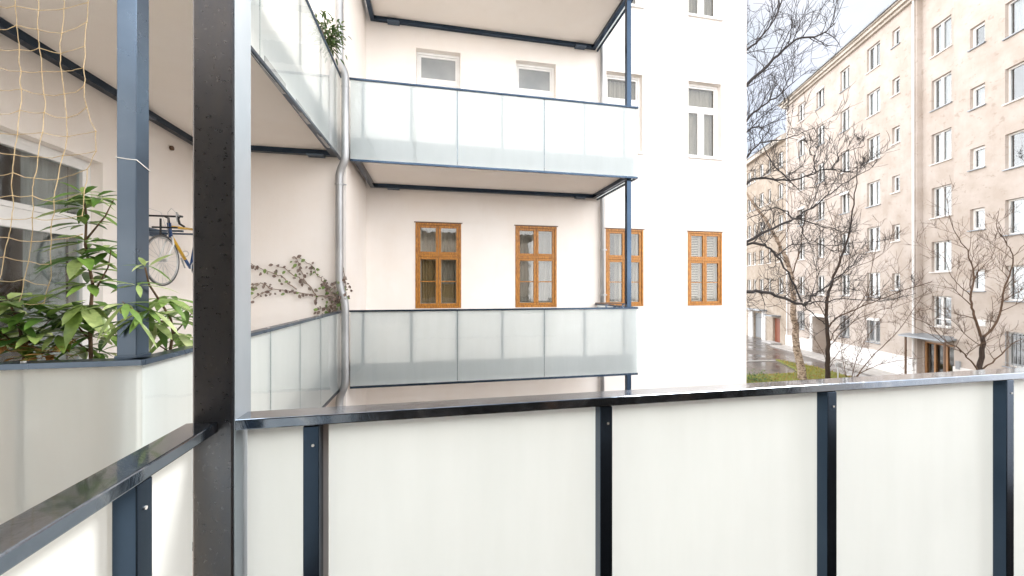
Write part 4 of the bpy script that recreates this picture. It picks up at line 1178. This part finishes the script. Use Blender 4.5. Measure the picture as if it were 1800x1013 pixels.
# dark tree in front of the entrance side
D = 14.0
T = Tree(21, .65, .005, k=.42)
base = at(1722, 700, D); base.z = GZ
T.limb([base] + poly(D, (1722, 700), (1722, 655), (1726, 620), (1727, 592)), .24, .15, 'trunk', kids=0, n=10)
for (pp, r0, r1, kd, kl) in (
    (((1727, 594), (1716, 565), (1708, 540), (1706, 515), (1712, 490), (1708, 465), (1700, 440), (1685, 420), (1670, 385), (1665, 350)), .11, .012, 18, .95),
    (((1708, 522), (1690, 505), (1672, 485), (1660, 455), (1640, 440)), .04, .01, 9, .8),
    (((1711, 490), (1725, 470), (1745, 450), (1750, 425)), .035, .01, 8, .75),
    (((1729, 592), (1748, 572), (1760, 545), (1764, 510), (1778, 475), (1781, 447), (1768, 425), (1752, 400), (1755, 370)), .10, .012, 16, .9),
    (((1762, 530), (1785, 515), (1810, 500), (1840, 470)), .045, .01, 8, .8),
    (((1781, 450), (1800, 430), (1830, 400)), .03, .01, 6, .7),
    (((1723, 655), (1705, 633), (1685, 612), (1660, 598), (1640, 575), (1610, 560), (1575, 548)), .075, .01, 15, .9),
    (((1690, 618), (1665, 608), (1640, 590), (1600, 570), (1570, 555)), .04, .01, 9, .8),
    (((1724, 650), (1750, 632), (1770, 612), (1785, 600), (1820, 590)), .07, .02, 9, .8),
    (((1727, 600), (1740, 575), (1745, 545), (1742, 520)), .035, .01, 7, .7),
    (((1725, 610), (1700, 590), (1670, 560), (1640, 545), (1600, 520)), .035, .01, 9, .8)):
    T.limb(poly(D, *pp), r0, r1, 'crown', kd, .12, kl, 2, jit=.012)
T.done('dark low-forked bare tree in front of the entrance canopy', 'tree', base, 'bark', 'bark2')

# arching bare shrub between the lawn and the entrance
D = 18.5
T = Tree(33, .7, .005, k=.6)
base = at(1495, 690, D); base.z = GZ+.05
for (pp, r0, r1, kd, kl) in (
    (((1495, 690), (1505, 662), (1535, 645), (1575, 635), (1625, 628)), .05, .01, 9, .8),
    (((1495, 690), (1510, 655), (1540, 620), (1580, 580), (1615, 530), (1625, 515)), .05, .01, 12, .9),
    (((1495, 690), (1520, 672), (1570, 660), (1610, 650)), .04, .01, 7, .7),
    (((1495, 690), (1500, 650), (1520, 600), (1560, 545)), .04, .01, 10, .9),
    (((1495, 690), (1485, 650), (1480, 610), (1490, 560)), .035, .01, 8, .8)):
    T.limb([base] + poly(D, *pp[1:]), r0, r1, 'trunk' if pp[1][0] in (1510,) else 'crown', kd, .2, kl, 2, jit=.012)
T.done('arching bare shrub beside the entrance, lower than the trees', 'shrub', base, 'bark2', 'bark2', name='bare_shrub')

# ------------------------------------------------------------------ render settings
sc.render.engine = 'CYCLES'
sc.cycles.use_denoising = True
sc.cycles.max_bounces = 8
sc.cycles.diffuse_bounces = 5
sc.cycles.glossy_bounces = 4
sc.cycles.transparent_max_bounces = 8
sc.cycles.sample_clamp_indirect = 6
sc.cycles.caustics_reflective = False; sc.cycles.caustics_refractive = False
sc.view_settings.view_transform = 'Standard'
sc.view_settings.look = 'None'
sc.view_settings.exposure = 1.72
sc.view_settings.gamma = 1
